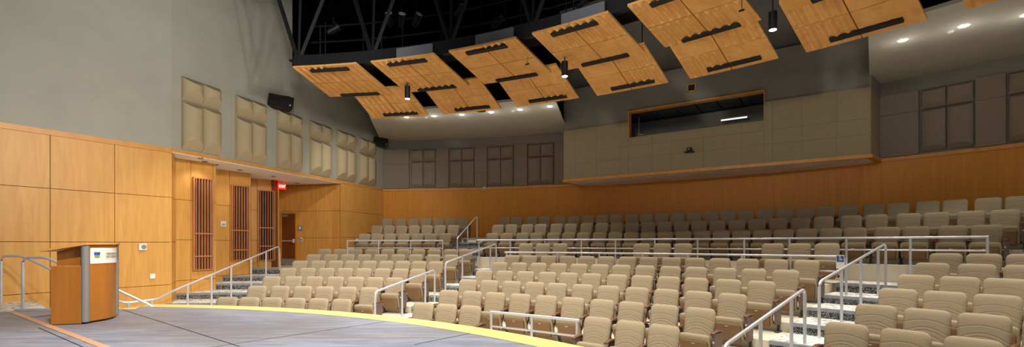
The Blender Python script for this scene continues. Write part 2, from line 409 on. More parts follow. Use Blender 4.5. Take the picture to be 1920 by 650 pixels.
# ------------------------------------------------------------------ diffusers
def barrel_mesh(W, H, bulge, mname, n=14):
    """bulging module: full depth in the middle, both ends slope back to the wall"""
    m = MB(); vs = []; e = .008
    prof = [-(W/2-e)*cos(pi*i/n) for i in range(n+1)]
    def dep(x): k = x/(W/2); return bulge*sqrt(max(0, 1-k*k*.985))
    kk = 1.15
    loops = []
    for z, f in ((e, 0), (e, 1), (H-e, 1), (H-e, 0)):
        lp_ = []
        for x in prof:
            d = dep(x)
            zz = z if f == 0 else (z + kk*d if z < H/2 else z - kk*.6*d)
            lp_.append((x, -(.03 + (d if f else 0)), zz))
        loops.append(lp_)
    k = n+1
    for lp_ in loops: vs += lp_
    fs = []
    for a in range(3):
        for i in range(n): fs.append((a*k+i, a*k+i+1, (a+1)*k+i+1, (a+1)*k+i))
    b = len(vs); vs += [(prof[0], 0, e), (prof[-1], 0, e), (prof[-1], 0, H-e), (prof[0], 0, H-e)]
    fs += [(b, b+1, n, *range(n-1, -1, -1)), (b+3, *range(3*k, 3*k+n+1), b+2), (b, 0, k, 2*k, 3*k, b+3), (b+1, b+2, 3*k+n, 2*k+n, k+n, n), (b, b+3, b+2, b+1)]
    m.add(vs, fs)
    return mesh_of(m, mname, M[mname_mat[mname]], True, 35)
mname_mat = {'upper_module': 'fabric', 'lower_module': 'fabric', 'upper_module_back': 'fabric_back', 'lower_module_back': 'fabric_back'}
H1, H2 = 4.50-3.86, 3.85-2.55
def diffuser(c2, ang, W, z0, label, group, matk='', bulge=.24, h1=H1, h2=H2, cache={}):
    key = (round(W, 2), matk, round(h1, 2), round(h2, 2))
    if key not in cache:
        cache[key] = (barrel_mesh(W/2, h1, bulge, 'upper_module'+matk), barrel_mesh(W/2, h2, bulge, 'lower_module'+matk))
    g = empty('sound_diffuser', (c2[0], c2[1], z0+ZO), ang); tag(g, label, 'acoustic panel', group)
    for x in (-W/4, W/4):
        instance('lower_module', cache[key][1], g, (x, 0, 0)); instance('upper_module', cache[key][0], g, (x, 0, h2+.01))
    return g
names = ['nearest the stage', 'second from the stage, left of the black speaker', 'below the black speaker, third from the stage', 'fourth from the stage', 'fifth from the stage, second from the corner', 'nearest the rear corner']
for i, (ua, ub) in enumerate(((339, 410), (440, 494.7), (517.6, 562), (579.6, 616.5), (629.5, 661.6), (671.5, 699))):
    s0, s1 = wall_u(ua, KA, KC), wall_u(ub, KA, KC); c = KA + dB*((s0+s1)/2)
    diffuser(c, atan2(dB.y, dB.x), s1-s0, 2.53, 'tan barrel diffuser on grey left wall, ' + names[i], 'tan diffusers on the left wall')

# ------------------------------------------------------------------ back wall
RB = 24.2
th0 = 2.2; thR = 66
w = MB(); w.mi = 0
a = th0
k = 0
edges = [th0]
while edges[-1] < thR: edges.append(edges[-1] + 5.6)
for i in range(len(edges)-1):
    sector(w, RB, RB+.25, edges[i]+(.004 if i else 0), edges[i+1], -.9, 2.40, step=1.4)
w.mi = 1; sector(w, RB+.02, RB+.24, th0, edges[-1], -.9, 2.40)
struct(w.build('wall_back', [M['wood_back'], M['groove']]), 'curved amber wood wall behind the rear seats', 'wall')
w = MB(); sector(w, RB-.03, RB+.25, th0, 24.2, 2.40, 2.50); sector(w, RB-.03, RB+.25, 46.3, edges[-1], 2.40, 2.50)
struct(w.build('trim_2', M['wood_trim']), 'thin wooden rail along the top of the rear wood wall', 'trim')
w = MB(); sector(w, RB+.05, RB+.3, th0-.5, edges[-1], 2.5, 4.75)
struct(w.build('wall_back_upper', M['grey_face']), 'grey upper rear wall behind the acoustic panels', 'wall')
ZT = 4.31
def bang(u): return ray_polar(u, RB)
def back_flat(ua, ub, label, split=None):
    a, b2 = bang(ua)+.03, bang(ub)-.03
    m = MB(); zz = [2.51, ZT] if not split else [2.51, split, ZT]
    for z0, z1 in zip(zz[:-1], zz[1:]): sector(m, RB-.05, RB+.045, a, b2, z0+.004, z1-.004)
    o = m.build('sound_absorber', M['fabric_back']); tag(o, label, 'acoustic panel', 'flat brown panels on the rear wall')
def back_diff(ua, ub, label):
    a, b2 = bang(ua), bang(ub); mid = (a+b2)/2; p = P(RB+.02, mid)
    W = 2*RB*sin(R((b2-a)/2))
    diffuser((p[0], p[1]), -R(mid), W-.02, 2.56, label, 'barrel diffusers on the rear wall', '_back', .12, .55, 1.17)
back_flat(719, 768, 'wide flat brown acoustic panel in the rear left corner', 3.62)
back_diff(770, 817, 'brown barrel diffuser on rear wall, first from the left corner')
back_flat(818, 842, 'narrow flat brown panel between first and second rear diffusers')
back_diff(843, 889.5, 'brown barrel diffuser on rear wall, second from the left corner')
back_flat(890.5, 914, 'narrow flat brown panel above the small white wall device', 3.16)
back_diff(915, 963, 'brown barrel diffuser on rear wall, third from the left corner')
back_flat(964, 989.5, 'narrow flat brown panel between third and fourth rear diffusers')
back_diff(990, 1038.7, 'brown barrel diffuser on rear wall nearest the control booth, on its left')
back_flat(1039.5, 1066, 'narrow flat brown panel tucked beside the left end of the booth')
back_flat(1649, 1724, 'wide flat brown panel just right of the control booth', 3.72)
back_diff(1725.5, 1827, 'brown barrel diffuser on rear wall, right of the control booth')
back_flat(1828.5, 1888, 'flat brown panel between the two diffusers right of the booth', 3.72)
back_diff(1890, 1998, 'brown barrel diffuser on rear wall at the far right edge')
# little device on the rear wall
p = P(RB-.06, bang(909)); g = empty('wall_sensor', (p[0], p[1], 2.45+ZO), -R(bang(909))); tag(g, 'small white box fixed on the wooden rail of the rear wall', 'sensor')
m = MB(); m.bbox((0, 0, 0), (.11, .05, .13), .01); m.build('housing', M['plastic'], g)
m = MB(); m.tube([(0, -.02, -.02), (0, -.035, -.02)], .025, 12); m.build('lens', M['black'], g, True, 40)

# flat grey ceiling at the rear (left of and right of the booth)
BL = Vector((2.03, 18.26)); BR = Vector((9.95, 13.08)); BLb = Vector(P(RB+.1, 23.6)[:2]); BRb = Vector(P(RB+.1, 46.85)[:2])
def arcpts(r, a, b, n=14): return [P(r, a+(b-a)*i/n)[:2] for i in range(n+1)]
left_poly = [P(19.4, 5.2)[:2]] + [P(RB+.2, 2.0)[:2]] + arcpts(RB+.2, 2.6, 23.8) + [(BL.x, BL.y)] + arcpts(19.5, 24.9, 6.0)
right_poly = [(8.0, 10.55), (BR.x, BR.y)] + arcpts(RB+.2, 46.9, 66, 10) + arcpts(19.6, 66, 49.5, 10)
c1 = MB(); c1.prism(left_poly[::-1], 4.70+ZO, 4.78+ZO); struct(c1.build('ceiling', M['grey_ceiling']), 'flat grey rear ceiling left of the booth', 'ceiling')
c2 = MB(); c2.prism(right_poly[::-1], 4.70+ZO, 4.78+ZO); struct(c2.build('ceiling', M['grey_ceiling']), 'flat grey rear ceiling right of the booth', 'ceiling')
w = MB(); sector(w, 19.42, 19.5, 5.2, 25, 4.78, 5.3); sector(w, 19.6, 19.68, 49.5, 66, 4.78, 5.3)
# black volume around the ceiling void
sector(w, 25.6, 25.8, -14, 75, 4.6, 9.2); struct(w.build('wall_void_back', M['void']), 'black wall closing the ceiling void', 'wall')
w = MB(); w.box((1, 9, 9.25+ZO), (44, 44, .1)); struct(w.build('ceiling_void', M['void']), 'black ceiling high above the suspended panels', 'ceiling')

# ------------------------------------------------------------------ control booth
def bp(k): return BL + (BR-BL)*k          # point along the booth front, k 0..1
dF = (BR-BL).normalized(); nF = Vector((dF.y, -dF.x)); LF = (BR-BL).length; aF = atan2(dF.y, dF.x)
if nF.dot(-BL) < 0: nF = -nF
def fk(u): return wall_u(u, BL, BR)
w0, w1 = fk(1178.5), fk(1432.5); WZ0, WZ1 = 3.80, 4.73
def front_box(mb, s0, s1, z0, z1, off=0, th=.2):
    c = BL + dF*((s0+s1)/2) - nF*(th/2) + nF*off
    mb.box((c.x, c.y, (z0+z1)/2+ZO), (s1-s0, th, z1-z0), aF)
m = MB(); m.mi = 0
def fab(s0, s1, z0, z1, js=(), zj=()):
    xs = [s0, *[q for q in js if s0 < q < s1], s1]; zz = [z0, *[q for q in zj if z0 < q < z1], z1]
    for i in range(len(xs)-1):
        for j in range(len(zz)-1): front_box(m, xs[i]+.002, xs[i+1]-.002, zz[j]+.002, zz[j+1]-.002, 0, .06)
js = [LF*k for k in (.05, .14, .24, .36, .43, .54, .66, .75, .83, .92)]; zj = [3.06, 3.5]
fab(0, w0, 2.50, 4.385, js, zj); fab(w0, w1, 2.50, WZ0, js, zj); fab(w1, LF, 2.50, 4.385, js, zj)
m.mi = 1
front_box(m, 0, w0, 2.50, 4.37, -.06, .1); front_box(m, w0, w1, 2.50, WZ0-.01, -.06, .1); front_box(m, w1, LF, 2.50, 4.37, -.06, .1)
m.mi = 0
for a_, b_ in ((BR, BRb), (BLb, BL)):
    d = (b_-a_).normalized(); n = Vector((d.y, -d.x)); Ln = (b_-a_).length; c = (a_+b_)/2 + (n*.03 if False else -n*.0)
    m.box((c.x, c.y, (2.50+4.385)/2+ZO), (Ln-.02, .06, 1.885), atan2(d.y, d.x))
struct(m.build('wall_booth', [M['fabric_booth'], M['groove']]), 'tan fabric panelled front of the projecting control booth', 'wall')
m = MB()
front_box(m, 0, w0, 4.385, 5.95, -.05, .15); front_box(m, w0, w1, WZ1, 5.95, -.05, .15); front_box(m, w1, LF, 4.385, 5.95, -.05, .15)
c = (BR+BRb)/2; d = (BRb-BR).normalized(); m.box((c.x, c.y, (4.385+5.95)/2+ZO), ((BRb-BR).length-.1, .08, 1.56), atan2(d.y, d.x))
c = (BL+BLb)/2; d = (BLb-BL).normalized(); m.box((c.x, c.y, (4.385+5.95)/2+ZO), ((BLb-BL).length-.1, .08, 1.56), atan2(d.y, d.x))
struct(m.build('wall_booth_upper', M['grey_face']), 'grey plaster wall above the tan booth front', 'wall')
m = MB(); front_box(m, -.3, LF+.2, 6.02, 9.2, -.2, .1)
struct(m.build('wall_booth_void', M['grey_dark']), 'dark wall above the booth inside the ceiling void', 'wall')
m = MB(); front_box(m, -.02, LF+.02, 2.40, 2.50, .02, .12)
for a_, b_ in ((BR, BRb), (BLb, BL)):
    d = (b_-a_).normalized(); c = (a_+b_)/2; m.box((c.x, c.y, 2.45+ZO), ((b_-a_).length, .14, .10), atan2(d.y, d.x))
struct(m.build('trim_3', M['wood_trim']), 'maple band along the lower edge of the booth', 'trim')
m = MB(); back_arc = arcpts(RB+.02, 46.85, 23.6, 12)
m.prism([(BL.x, BL.y), (BR.x, BR.y)] + [tuple(q) for q in back_arc], 2.405+ZO, 2.47+ZO)
struct(m.build('ceiling_booth_soffit', M['white']), 'white underside of the projecting booth', 'ceiling')
# window frame, room behind
m = MB(); m.mi = 0
front_box(m, w0-.03, w1, WZ1-.02, WZ1+.035, .0, .25); front_box(m, w0-.03, w0+.02, WZ0, WZ1, .0, .25); front_box(m, w1-.01, w1+.015, WZ0, WZ1, .0, .25)
wf = m.build('window_1', M['wood_trim']); struct(wf, 'wide booth window with a thin maple frame', 'window')
m = MB(); front_box(m, w0, w1, WZ0-.05, WZ0, .03, .25); m.build('window_sill', M['fabric_booth'], wf)
m = MB()
def room(s0, s1, o0, o1, z0, z1):
    c = BL + dF*((s0+s1)/2) - nF*((o0+o1)/2); m.box((c.x, c.y, (z0+z1)/2+ZO), (s1-s0, o1-o0, z1-z0), aF)
room(w0-.6, w1+.6, 2.1, 2.2, 3.2, 4.85); room(w0-.7, w0-.6, .3, 2.1, 3.2, 4.85); room(w1+.6, w1+.7, .3, 2.1, 3.2, 4.85); room(w0-.6, w1+.6, .3, 2.1, 3.1, 3.2)
struct(m.build('wall_booth_room', M['dark_room']), 'dark interior of the control booth', 'wall')
m = MB()
for i in range(8):
    for j in range(3):
        W_ = (w1-w0+1.2)/8; s = w0-.6+W_*i; room(s+.02, s+W_-.02, .3+j*.6+.02, .3+j*.6+.58, 4.79, 4.82)
struct(m.build('ceiling_booth_room', M['tile']), 'grey ceiling tiles inside the control booth', 'ceiling')
k0, k1 = fk(1350), fk(1402)
b0_ = BL - nF*1.1; sx = wall_u(1376, b0_, b0_+dF); c = b0_ + dF*sx
g = empty('ceiling_light', (c.x, c.y, (V0-222)*c.y/F+ZO), aF); tag(g, 'thin lit fluorescent tube glowing inside the dark booth', 'light')
m = MB(); m.bbox((0, 0, .03), (k1-k0+.1, .14, .04), .01); m.build('housing', M['greyp'], g)
m = MB(); m.tube([(-(k1-k0)/2, 0, 0), ((k1-k0)/2, 0, 0)], .03, 10); m.build('tube', M['tube'], g, True, 40)
b0_ = BL - nF*.75; c = b0_ + dF*wall_u(1198, b0_, b0_+dF)
g = empty('pole_stand', (c.x, c.y, 3.205+ZO), aF); tag(g, 'slim metal stand with side arm behind the left of the booth window', 'stand')
m = MB(); m.tube([(0, 0, .02), (0, 0, 1.5)], .022, 8); m.tube([(0, 0, 0), (0, 0, .03)], .2, 14); m.build('pole', M['greyp'], g, True, 40)
m = MB(); m.tube([(0, 0, .85), (.16, 0, .83)], .03, 8); m.build('arm', M['yellow'], g, True, 40)
# small wall pieces on booth
s = fk(1296.5); c = BL + dF*s + nF*-.05; zc = (V0-164.5)*c.y/F
g = empty('speaker_niche', (c.x, c.y, zc+ZO), aF); tag(g, 'small dark square opening in orange frame above the booth window', 'vent')
m = MB()
for x, z, a_, b_ in ((-.12, 0, .03, .26), (.12, 0, .03, .26), (0, .115, .27, .03), (0, -.115, .27, .03)): m.box((x, -.02, z), (a_, .06, b_))
m.build('frame', M['wood_trim'], g)
m = MB(); m.box((0, -.005, 0), (.215, .02, .205)); m.build('grille', M['slot'], g)
s = fk(1294); c = BL + dF*s; zc = (V0-284)*c.y/F
g = empty('projector', (c.x, c.y, zc+ZO), aF); tag(g, 'small black projector camera on a ledge below the booth window', 'camera')
m = MB(); m.bbox((0, -.12, -.03), (.3, .2, .03), .005); m.build('shelf', M['black'], g)
m = MB(); m.bbox((0, -.12, .05), (.15, .14, .12), .015); m.build('body', M['black'], g)
m = MB(); m.tube([(0, -.19, .05), (0, -.225, .05)], .03, 12); m.build('lens', M['greyp'], g, True, 40)

# ------------------------------------------------------------------ downlights on rear ceiling
def downlight(X, Y, label, power, group='bright downlights along the rear ceiling'):
    g = empty('ceiling_downlight', (X, Y, 4.70+ZO)); tag(g, label, 'light', group)
    m = MB(); n = 20; vs = []; fs = []
    for i in range(n):
        a_ = 2*pi*i/n
        for r_, z_ in ((.075, -.004), (.1, -.018), (.115, -.002)): vs.append((r_*cos(a_), r_*sin(a_), z_))
    for i in range(n):
        j = (i+1) % n
        for k in range(2): fs.append((i*3+k, i*3+k+1, j*3+k+1, j*3+k))
    m.add(vs, fs); m.build('trim_ring', M['white'], g, True)
    m = MB(); m.tube([(0, 0, -.012), (0, 0, -.002)], .075, 20); m.build('lens', M['lamp'], g)
    ld = bpy.data.lights.new('downlight_beam', 'SPOT'); ld.energy = power; ld.spot_size = R(66); ld.spot_blend = .3; ld.shadow_soft_size = .07; ld.color = (1, .95, .87)
    lo = bpy.data.objects.new('downlight_beam', ld); C.objects.link(lo); lo.location = (X, Y, 4.62+ZO)
    ld = bpy.data.lights.new('ceiling_glow_fill', 'POINT'); ld.energy = 4; ld.shadow_soft_size = .06; ld.color = (1, .95, .87)  # extra point lamp added under the lens to brighten the ceiling
    lo = bpy.data.objects.new('ceiling_glow_fill', ld); C.objects.link(lo); lo.location = (X, Y, 4.35+ZO)
ords = ['first', 'second', 'third', 'fourth', 'fifth', 'sixth']
for i, (u, v) in enumerate(((762, 219), (814, 217), (866, 214.5), (921, 210), (975, 205), (1031, 199))):
    Y = F*4.7/(V0-v); downlight((u-U0)/F*Y, Y, 'bright round downlight in rear ceiling left of the booth, ' + ords[i] + ' from the left', 110)
for i, (u, v) in enumerate(((1693, 75), (1807, 48), (1925, 27))):
    Y = F*4.7/(V0-v); downlight((u-U0)/F*Y, Y, 'bright round downlight in rear ceiling right of the booth, ' + ords[i] + ' from the booth', 110)
for u, v, lb in ((799, 220, 'left'), (961, 207.5, 'middle'), (1782, 59, 'right')):
    Y = F*4.7/(V0-v); X = (u-U0)/F*Y; m = MB(); m.tube([(X, Y, 4.67+ZO), (X, Y, 4.70+ZO)], [.05, .065], 14)
    tag(m.build('smoke_detector', M['plastic'], smooth=True, auto=40), 'tiny white disc on the grey rear ceiling, the %s one of three' % lb, 'detector')

# ------------------------------------------------------------------ ceiling cloud panels
def cloud(i, row, a0, a1, r0, r1, z0, z1, slots, label, waves):
    am, rm = (a0+a1)/2, (r0+r1)/2; pm = P(rm, am, (z0+z1)/2)
    g = empty('ceiling_cloud', pm); tag(g, label, 'ceiling panel', 'suspended wooden ceiling panels')
    def pt(a, b, dz=0):
        q = P(r0+(r1-r0)*b, a0+(a1-a0)*a, z0+(z1-z0)*b + dz); return (q[0]-pm[0], q[1]-pm[1], q[2]-pm[2])
    ga, gb = .006, .006
    bs = (0, .5, 1)
    for ia in range(2):
        for ib in range(2):
            aa0, aa1 = ia*.5+(ga if ia else 0), ia*.5+.5-(0 if ia else ga); b0, b1 = bs[ib]+(gb if ib else 0), bs[ib+1]-(0 if ib else gb)
            amp = .024 if waves[ia*2+ib] else .005
            na, nb = 60, 12; m = MB(); vs = []; fs = []
            for q in range(na+1):
                for s in range(nb+1):
                    a = aa0+(aa1-aa0)*q/na; b = b0+(b1-b0)*s/nb
                    wv = amp*sin(2*pi*5*q/na)*min(1, min(q, na-q)/3)*min(1, min(s, nb-s)*1.0)
                    vs.append(pt(a, b, -wv))
            n1 = len(vs)
            for q in range(na+1):
                for s in range(nb+1):
                    a = aa0+(aa1-aa0)*q/na; b = b0+(b1-b0)*s/nb; vs.append(pt(a, b, .045))
            def ix(q, s): return q*(nb+1)+s
            for q in range(na):
                for s in range(nb):
                    fs.append((ix(q, s), ix(q, s+1), ix(q+1, s+1), ix(q+1, s)))
                    fs.append((n1+ix(q, s), n1+ix(q+1, s), n1+ix(q+1, s+1), n1+ix(q, s+1)))
            for q in range(na):
                fs.append((ix(q, 0), ix(q+1, 0), n1+ix(q+1, 0), n1+ix(q, 0))); fs.append((ix(q+1, nb), ix(q, nb), n1+ix(q, nb), n1+ix(q+1, nb)))
            for s in range(nb):
                fs.append((ix(0, s+1), ix(0, s), n1+ix(0, s), n1+ix(0, s+1))); fs.append((ix(na, s), ix(na, s+1), n1+ix(na, s+1), n1+ix(na, s)))
            m.add(vs, fs); m.build('board', M['cloud'], g)
    for (sa0, sa1, sb) in slots:
        m = MB(); db = .035
        vs = [pt(sa0, sb-db, -.042), pt(sa1, sb-db, -.042), pt(sa1, sb+db, -.042), pt(sa0, sb+db, -.042), pt(sa0, sb-db, .0), pt(sa1, sb-db, .0), pt(sa1, sb+db, .0), pt(sa0, sb+db, .0)]
        m.hexa(vs); m.build('air_slot', M['slot'], g)
    # hanger rods
    for a in (.2, .8):
        m = MB(); q = pt(a, .5, .045); m.tube([q, (q[0], q[1], q[2]+1.6)], .012, 6); m.build('hanger_rod', M['truss'], g)
    return g
where = ['leftmost', 'second from the left', 'third from the left', 'fourth from the left', 'fifth from the left', 'sixth from the left', 'rightmost']
WV = [(1, 0, 0, 0), (1, 1, 0, 1), (0, 0, 1, 0), (1, 0, 1, 0), (1, 1, 0, 1), (1, 0, 1, 1), (1, 1, 1, 1)]
WB = [(1, 1, 0, 1), (1, 1, 1, 0), (1, 0, 0, 1), (0, 0, 1, 1), (0, 1, 1, 0), (1, 1, 0, 0), (1, 1, 0, 0)]
for i in range(7):
    a0 = 5.3 + 8.2*i
    cloud(i, 0, a0, a0+6.65, 14.65, 16.6, 4.44, 4.31, ((.22, .82, .09), (.22, .82, .93)), 'wavy maple ceiling panel in the nearer upper row, ' + where[i], WV[i])
    b0 = 7.8 + 7.65*i
    cloud(i, 1, b0, b0+6.05, 16.35, 17.9 + .07*max(0, i-2), 4.40, 4.0, ((.25, .85, .86),), 'wavy maple ceiling panel in the farther lower row, ' + where[i], WB[i])
# hanging can lights between panels
def canlight(u, v, z, label, power):
    Y = F*z/(V0-v); X = (u-U0)/F*Y
    g = empty('pendant_can_light', (X, Y, z+ZO)); tag(g, label, 'light', 'black can lights between the ceiling panels')
    m = MB(); m.tube([(0, 0, .0), (0, 0, .34)], .075, 16); m.build('can', M['black'], g, True, 40)
    m = MB(); m.tube([(0, 0, -.006), (0, 0, .004)], .062, 16); m.build('lens', M['can'], g)
    m = MB(); m.tube([(0, 0, .34), (0, 0, 1.4)], .012, 6); m.build('stem', M['black'], g)
    ld = bpy.data.lights.new('can_beam', 'SPOT'); ld.energy = power; ld.spot_size = R(60); ld.spot_blend = .6; ld.shadow_soft_size = .1; ld.color = (1, .95, .86)
    lo = bpy.data.objects.new('can_beam', ld); C.objects.link(lo); lo.location = (X, Y, z+ZO-.08)
canlight(764, 185, 3.95, 'black can light hanging between leftmost ceiling panels', 140)
canlight(1059, 143, 3.9, 'black can light hanging left of the middle ceiling panels', 140)
canlight(1449, 56, 4.1, 'black can light hanging in the gap above the booth window', 140)
# small hook-mounted microphones under panels
for u, v, lb in ((989, 119, 'third'), (1391, 18, 'fifth')):
    z = 4.2; Y = F*z/(V0-v); X = (u-U0)/F*Y
    g = empty('hanging_microphone', (X, Y, z+ZO)); tag(g, 'tiny black microphone hung under the %s nearer ceiling panel' % lb, 'microphone')
    m = MB(); m.tube([(0, 0, .0), (0, 0, .3)], .006, 6); m.build('cable', M['black'], g)
    m = MB(); m.tube([(-.05, 0, -.03), (.04, 0, 0)], .018, 8); m.build('capsule', M['black'], g, True, 40)
# round speaker above far panels
for u, v, z, lb in ((902, 208, 4.45, 'left of the bright lights centre'), ):
    Y = F*z/(V0-v); X = (u-U0)/F*Y; m = MB(); m.tube([(X, Y, z+ZO), (X, Y, z+ZO+.18)], [.16, .2], 18)
    tag(m.build('ceiling_speaker', M['black'], smooth=True, auto=40), 'black round speaker peeking below the third far ceiling panel', 'speaker')

# ------------------------------------------------------------------ catwalk truss in the void
def polyang(a0, a1, r, z, n): return [P(r, a0+(a1-a0)*i/n, z) for i in range(n+1)]
g = empty('lighting_truss', P(15, 20, 4.6)); tag(g, 'dark steel catwalk truss above the wooden ceiling panels', 'truss')
ox, oy, oz = g.location
def rel(p): return (p[0]-ox, p[1]-oy, p[2]-oz)
m = MB(); sector(m, 15.0, 15.12, 4.6, 62, 4.58, 4.90); m.v = [rel(p) for p in m.v]; m.build('bottom_chord', M['beam'], g)
m = MB(); sector(m, 15.0, 15.1, 3.5, 62, 6.75, 6.95); m.v = [rel(p) for p in m.v]; m.build('top_chord', M['truss'], g)
for a in (5.0, 12.8, 21.0, 29.2, 37.3, 45.5, 53.6):
    for a2, zt in ((a-2.6, 6.85), (a+.25, 6.85), (a+3.4, 6.85)):
        m = MB(); p, q = P(15.05, a, 4.75), P(15.05, a2, zt); m.tube([rel(p), rel(q)], .055 if a2 != a+.25 else .035, 4); m.build('web_member', M['truss'], g)
for z, r_ in ((5.35, 16.2), (5.75, 16.2), (6.2, 16.2)):
    m = MB(); m.tube([rel(p) for p in polyang(4, 60, r_, z, 20)], .022, 6); m.build('guard_pipe', M['truss'], g)
for k in range(9):
    a = 5+6.5*k; m = MB(); m.tube([rel(P(16.2, a, 4.9)), rel(P(16.2, a, 6.25))], .02, 6); m.build('guard_post', M['truss'], g)
m = MB(); sector(m, 15.3, 16.2, 3.5, 62, 4.88, 4.92); m.v = [rel(p) for p in m.v]; m.build('walkway_grating', M['truss'], g)
for i in range(5):
    a0 = 14.8+8.2*i; m = MB(); sector(m, 14.84, 14.9, a0+1.0, a0+4.7, 4.5, 4.80)
    tag(m.build('duct_housing', M['box']), 'grey metal housing standing on a near ceiling panel, %s' % where[i+1].replace('rightmost', 'sixth'), 'housing', 'grey housings behind the ceiling panels')
# theatre spotlights hung in the void
for k, (u, v, z) in enumerate(((731, 36, 6.0), (753, 37, 6.0), (782, 37, 6.0), (862, 20, 6.2), (933, 40, 5.9), (1092, 4, 6.2), (625, 55, 6.1))):
    Y = F*z/(V0-v); X = (u-U0)/F*Y
    g = empty('stage_spotlight', (X, Y, z+ZO), R(20*k)); tag(g, 'dark theatre spotlight in the black void above the panels, number %s from the left' % ['two', 'three', 'four', 'five', 'six', 'seven', 'one'][k], 'spotlight', 'theatre spotlights in the black void')
    mt = Matrix.Rotation(R(-40), 4, 'X')
    pts = [mt @ Vector(q) for q in ((0, .2, 0), (0, .1, 0), (0, -.12, 0), (0, -.16, 0))]
    m = MB(); m.tube(pts, [.05, .09, .1, .12], 14); m.build('barrel', M['black'], g, True, 40)
    m = MB(); m.tube([mt @ Vector((0, -.158, 0)), mt @ Vector((0, -.168, 0))], .09, 14); m.build('lens', M['steel'], g)
    m = MB(); m.tube([(-.13, 0, 0), (-.13, 0, .16), (.13, 0, .16), (.13, 0, 0)], .012, 6); m.tube([(0, 0, .16), (0, 0, .35)], .012, 6); m.build('yoke', M['truss'], g)

# ------------------------------------------------------------------ wall speakers
def wall_speaker(u0, u1, v0, v1, label, tilt, yaw, d=.55):
    uc, vc = (u0+u1)/2, (v0+v1)/2
    s = wall_u(uc, KA, KC); n = Vector((dB.y, -dB.x)); c = KA + dB*s + n*.0
    # step out from the wall
    best = KA + dB*(s - .15) + n*d; Y = best.y; X = (uc-U0)/F*Y; z = (V0-vc)*Y/F
    W = (u1-u0)/F*Y*.93; H = (v1-v0)/F*Y*.72
    g = empty('wall_speaker', (X, Y, z+ZO), yaw); tag(g, label, 'speaker', 'black loudspeakers on the left wall')
    mt = Matrix.Rotation(tilt, 4, 'X') @ Matrix.Rotation(R(6), 4, 'Y')
    m = MB()
    x, y, zz = W/2, .16, H/2
    pts = [(-x, -y, -zz*.85), (x, -y, -zz*.85), (x*.75, y, -zz*.7), (-x*.75, y, -zz*.7), (-x, -y, zz), (x, -y, zz), (x*.75, y, zz), (-x*.75, y, zz)]
    m.hexa([mt @ Vector(p) for p in pts]); m.build('cabinet', M['black'], g)
    m = MB(); m.box(mt @ Vector((0, -y-.008, .01)), (W*.93, .014, H*.82), mat=mt); m.build('front_grille', M['slot'], g)
    m = MB(); m.box(mt @ Vector((W*.38, -y-.018, -H*.2)), (.03, .006, .05), mat=mt); m.build('badge', M['plastic'], g)
    wp = KA + dB*s; rel_ = Vector((wp.x-X, wp.y-Y, 0)); rr = Matrix.Rotation(-yaw, 3, 'Z'); rel_ = rr @ rel_
    m = MB(); m.tube([(0, 0, zz+.04), (rel_.x, rel_.y, zz+.04)], .02, 8); m.tube([(-x*.7, -.02, 0), (-x*.7, -.02, zz+.04), (x*.7, -.02, zz+.04), (x*.7, -.02, 0)], .014, 6)
    m.build('bracket', M['black'], g)
    m = MB(); m.bbox((rel_.x, rel_.y, zz+.04), (.12, .05, .16), .005); m.build('wall_plate', M['black'], g)
wall_speaker(504, 550, 177, 212, 'black loudspeaker bracketed on grey wall above the third diffuser', R(-14), R(24))
wall_speaker(699, 727, 257, 279, 'black loudspeaker bracketed on grey wall at the rear left corner', R(-10), R(24), .5)

# ------------------------------------------------------------------ floors and tiers
m = MB(); m.box((2, 8, ZO-2.07-.1), (40, 44, .2)); struct(m.build('floor', M['cream']), 'pale lowest floor in front of the first row', 'floor')
RE = {2: 13.26, 3: 14.20, 4: 15.16, 5: 16.18, 6: 17.21, 7: 18.24, 8: 19.30}
ZF = {1: -2.07, 2: -1.90, 3: -1.735, 4: -1.57, 5: -1.40, 6: -1.225, 7: -1.065, 8: -.875}
TR = 74
M_L, M_R = 21.9, 46.75
for k in range(2, 8):
    z = ZF[k]; r0, r1 = RE[k], RE[k+1]+.02
    l0, l1 = left_limit(r0), left_limit(r1)
    m = MB()
    if k < 7: sector(m, r0, r1, l0, TR, -2.07, z, b0=l1)
    else:
        sector(m, r0, r1, l0, M_L, -2.07, z, b0=l1); sector(m, r0, r1, M_R, TR, -2.07, z)
    struct(m.build('floor_tier', M['cream']), 'curved cream seating tier, step %d of the lower rows' % (k-1), 'floor')
m = MB(); sector(m, RE[8], 20.32, left_limit(RE[8]), TR, -2.07, ZF[8], b0=left_limit(20.3)); sector(m, RE[7], RE[8], M_L, M_R, -2.07, ZF[8])
m.prism([P(20.3, left_limit(20.3))[:2], P(20.3, 1.2)[:2], (PIL.x+.1, PIL.y+.1), (S7.x-.3, S7.y+.2)], -2.07+ZO, ZF[8]+ZO)
struct(m.build('floor_cross_aisle', M['cream']), 'level cross aisle between lower and upper seats', 'floor')
ZU = {1: -.475, 2: -.13, 3: .22}; RU = {1: 20.3, 2: 21.04, 3: 22.05, 4: RB+.05}
for k in (1, 2, 3):
    a0 = 1.2 if k == 1 else max(1.2, left_limit(RU[k]))
    m = MB(); sector(m, RU[k], RU[k+1]+.02, a0, TR, -.9, ZU[k], b0=max(.9, left_limit(RU[k+1])))
    struct(m.build('floor_upper_tier', M['cream']), 'curved cream upper seating tier, step %d' % k, 'floor')
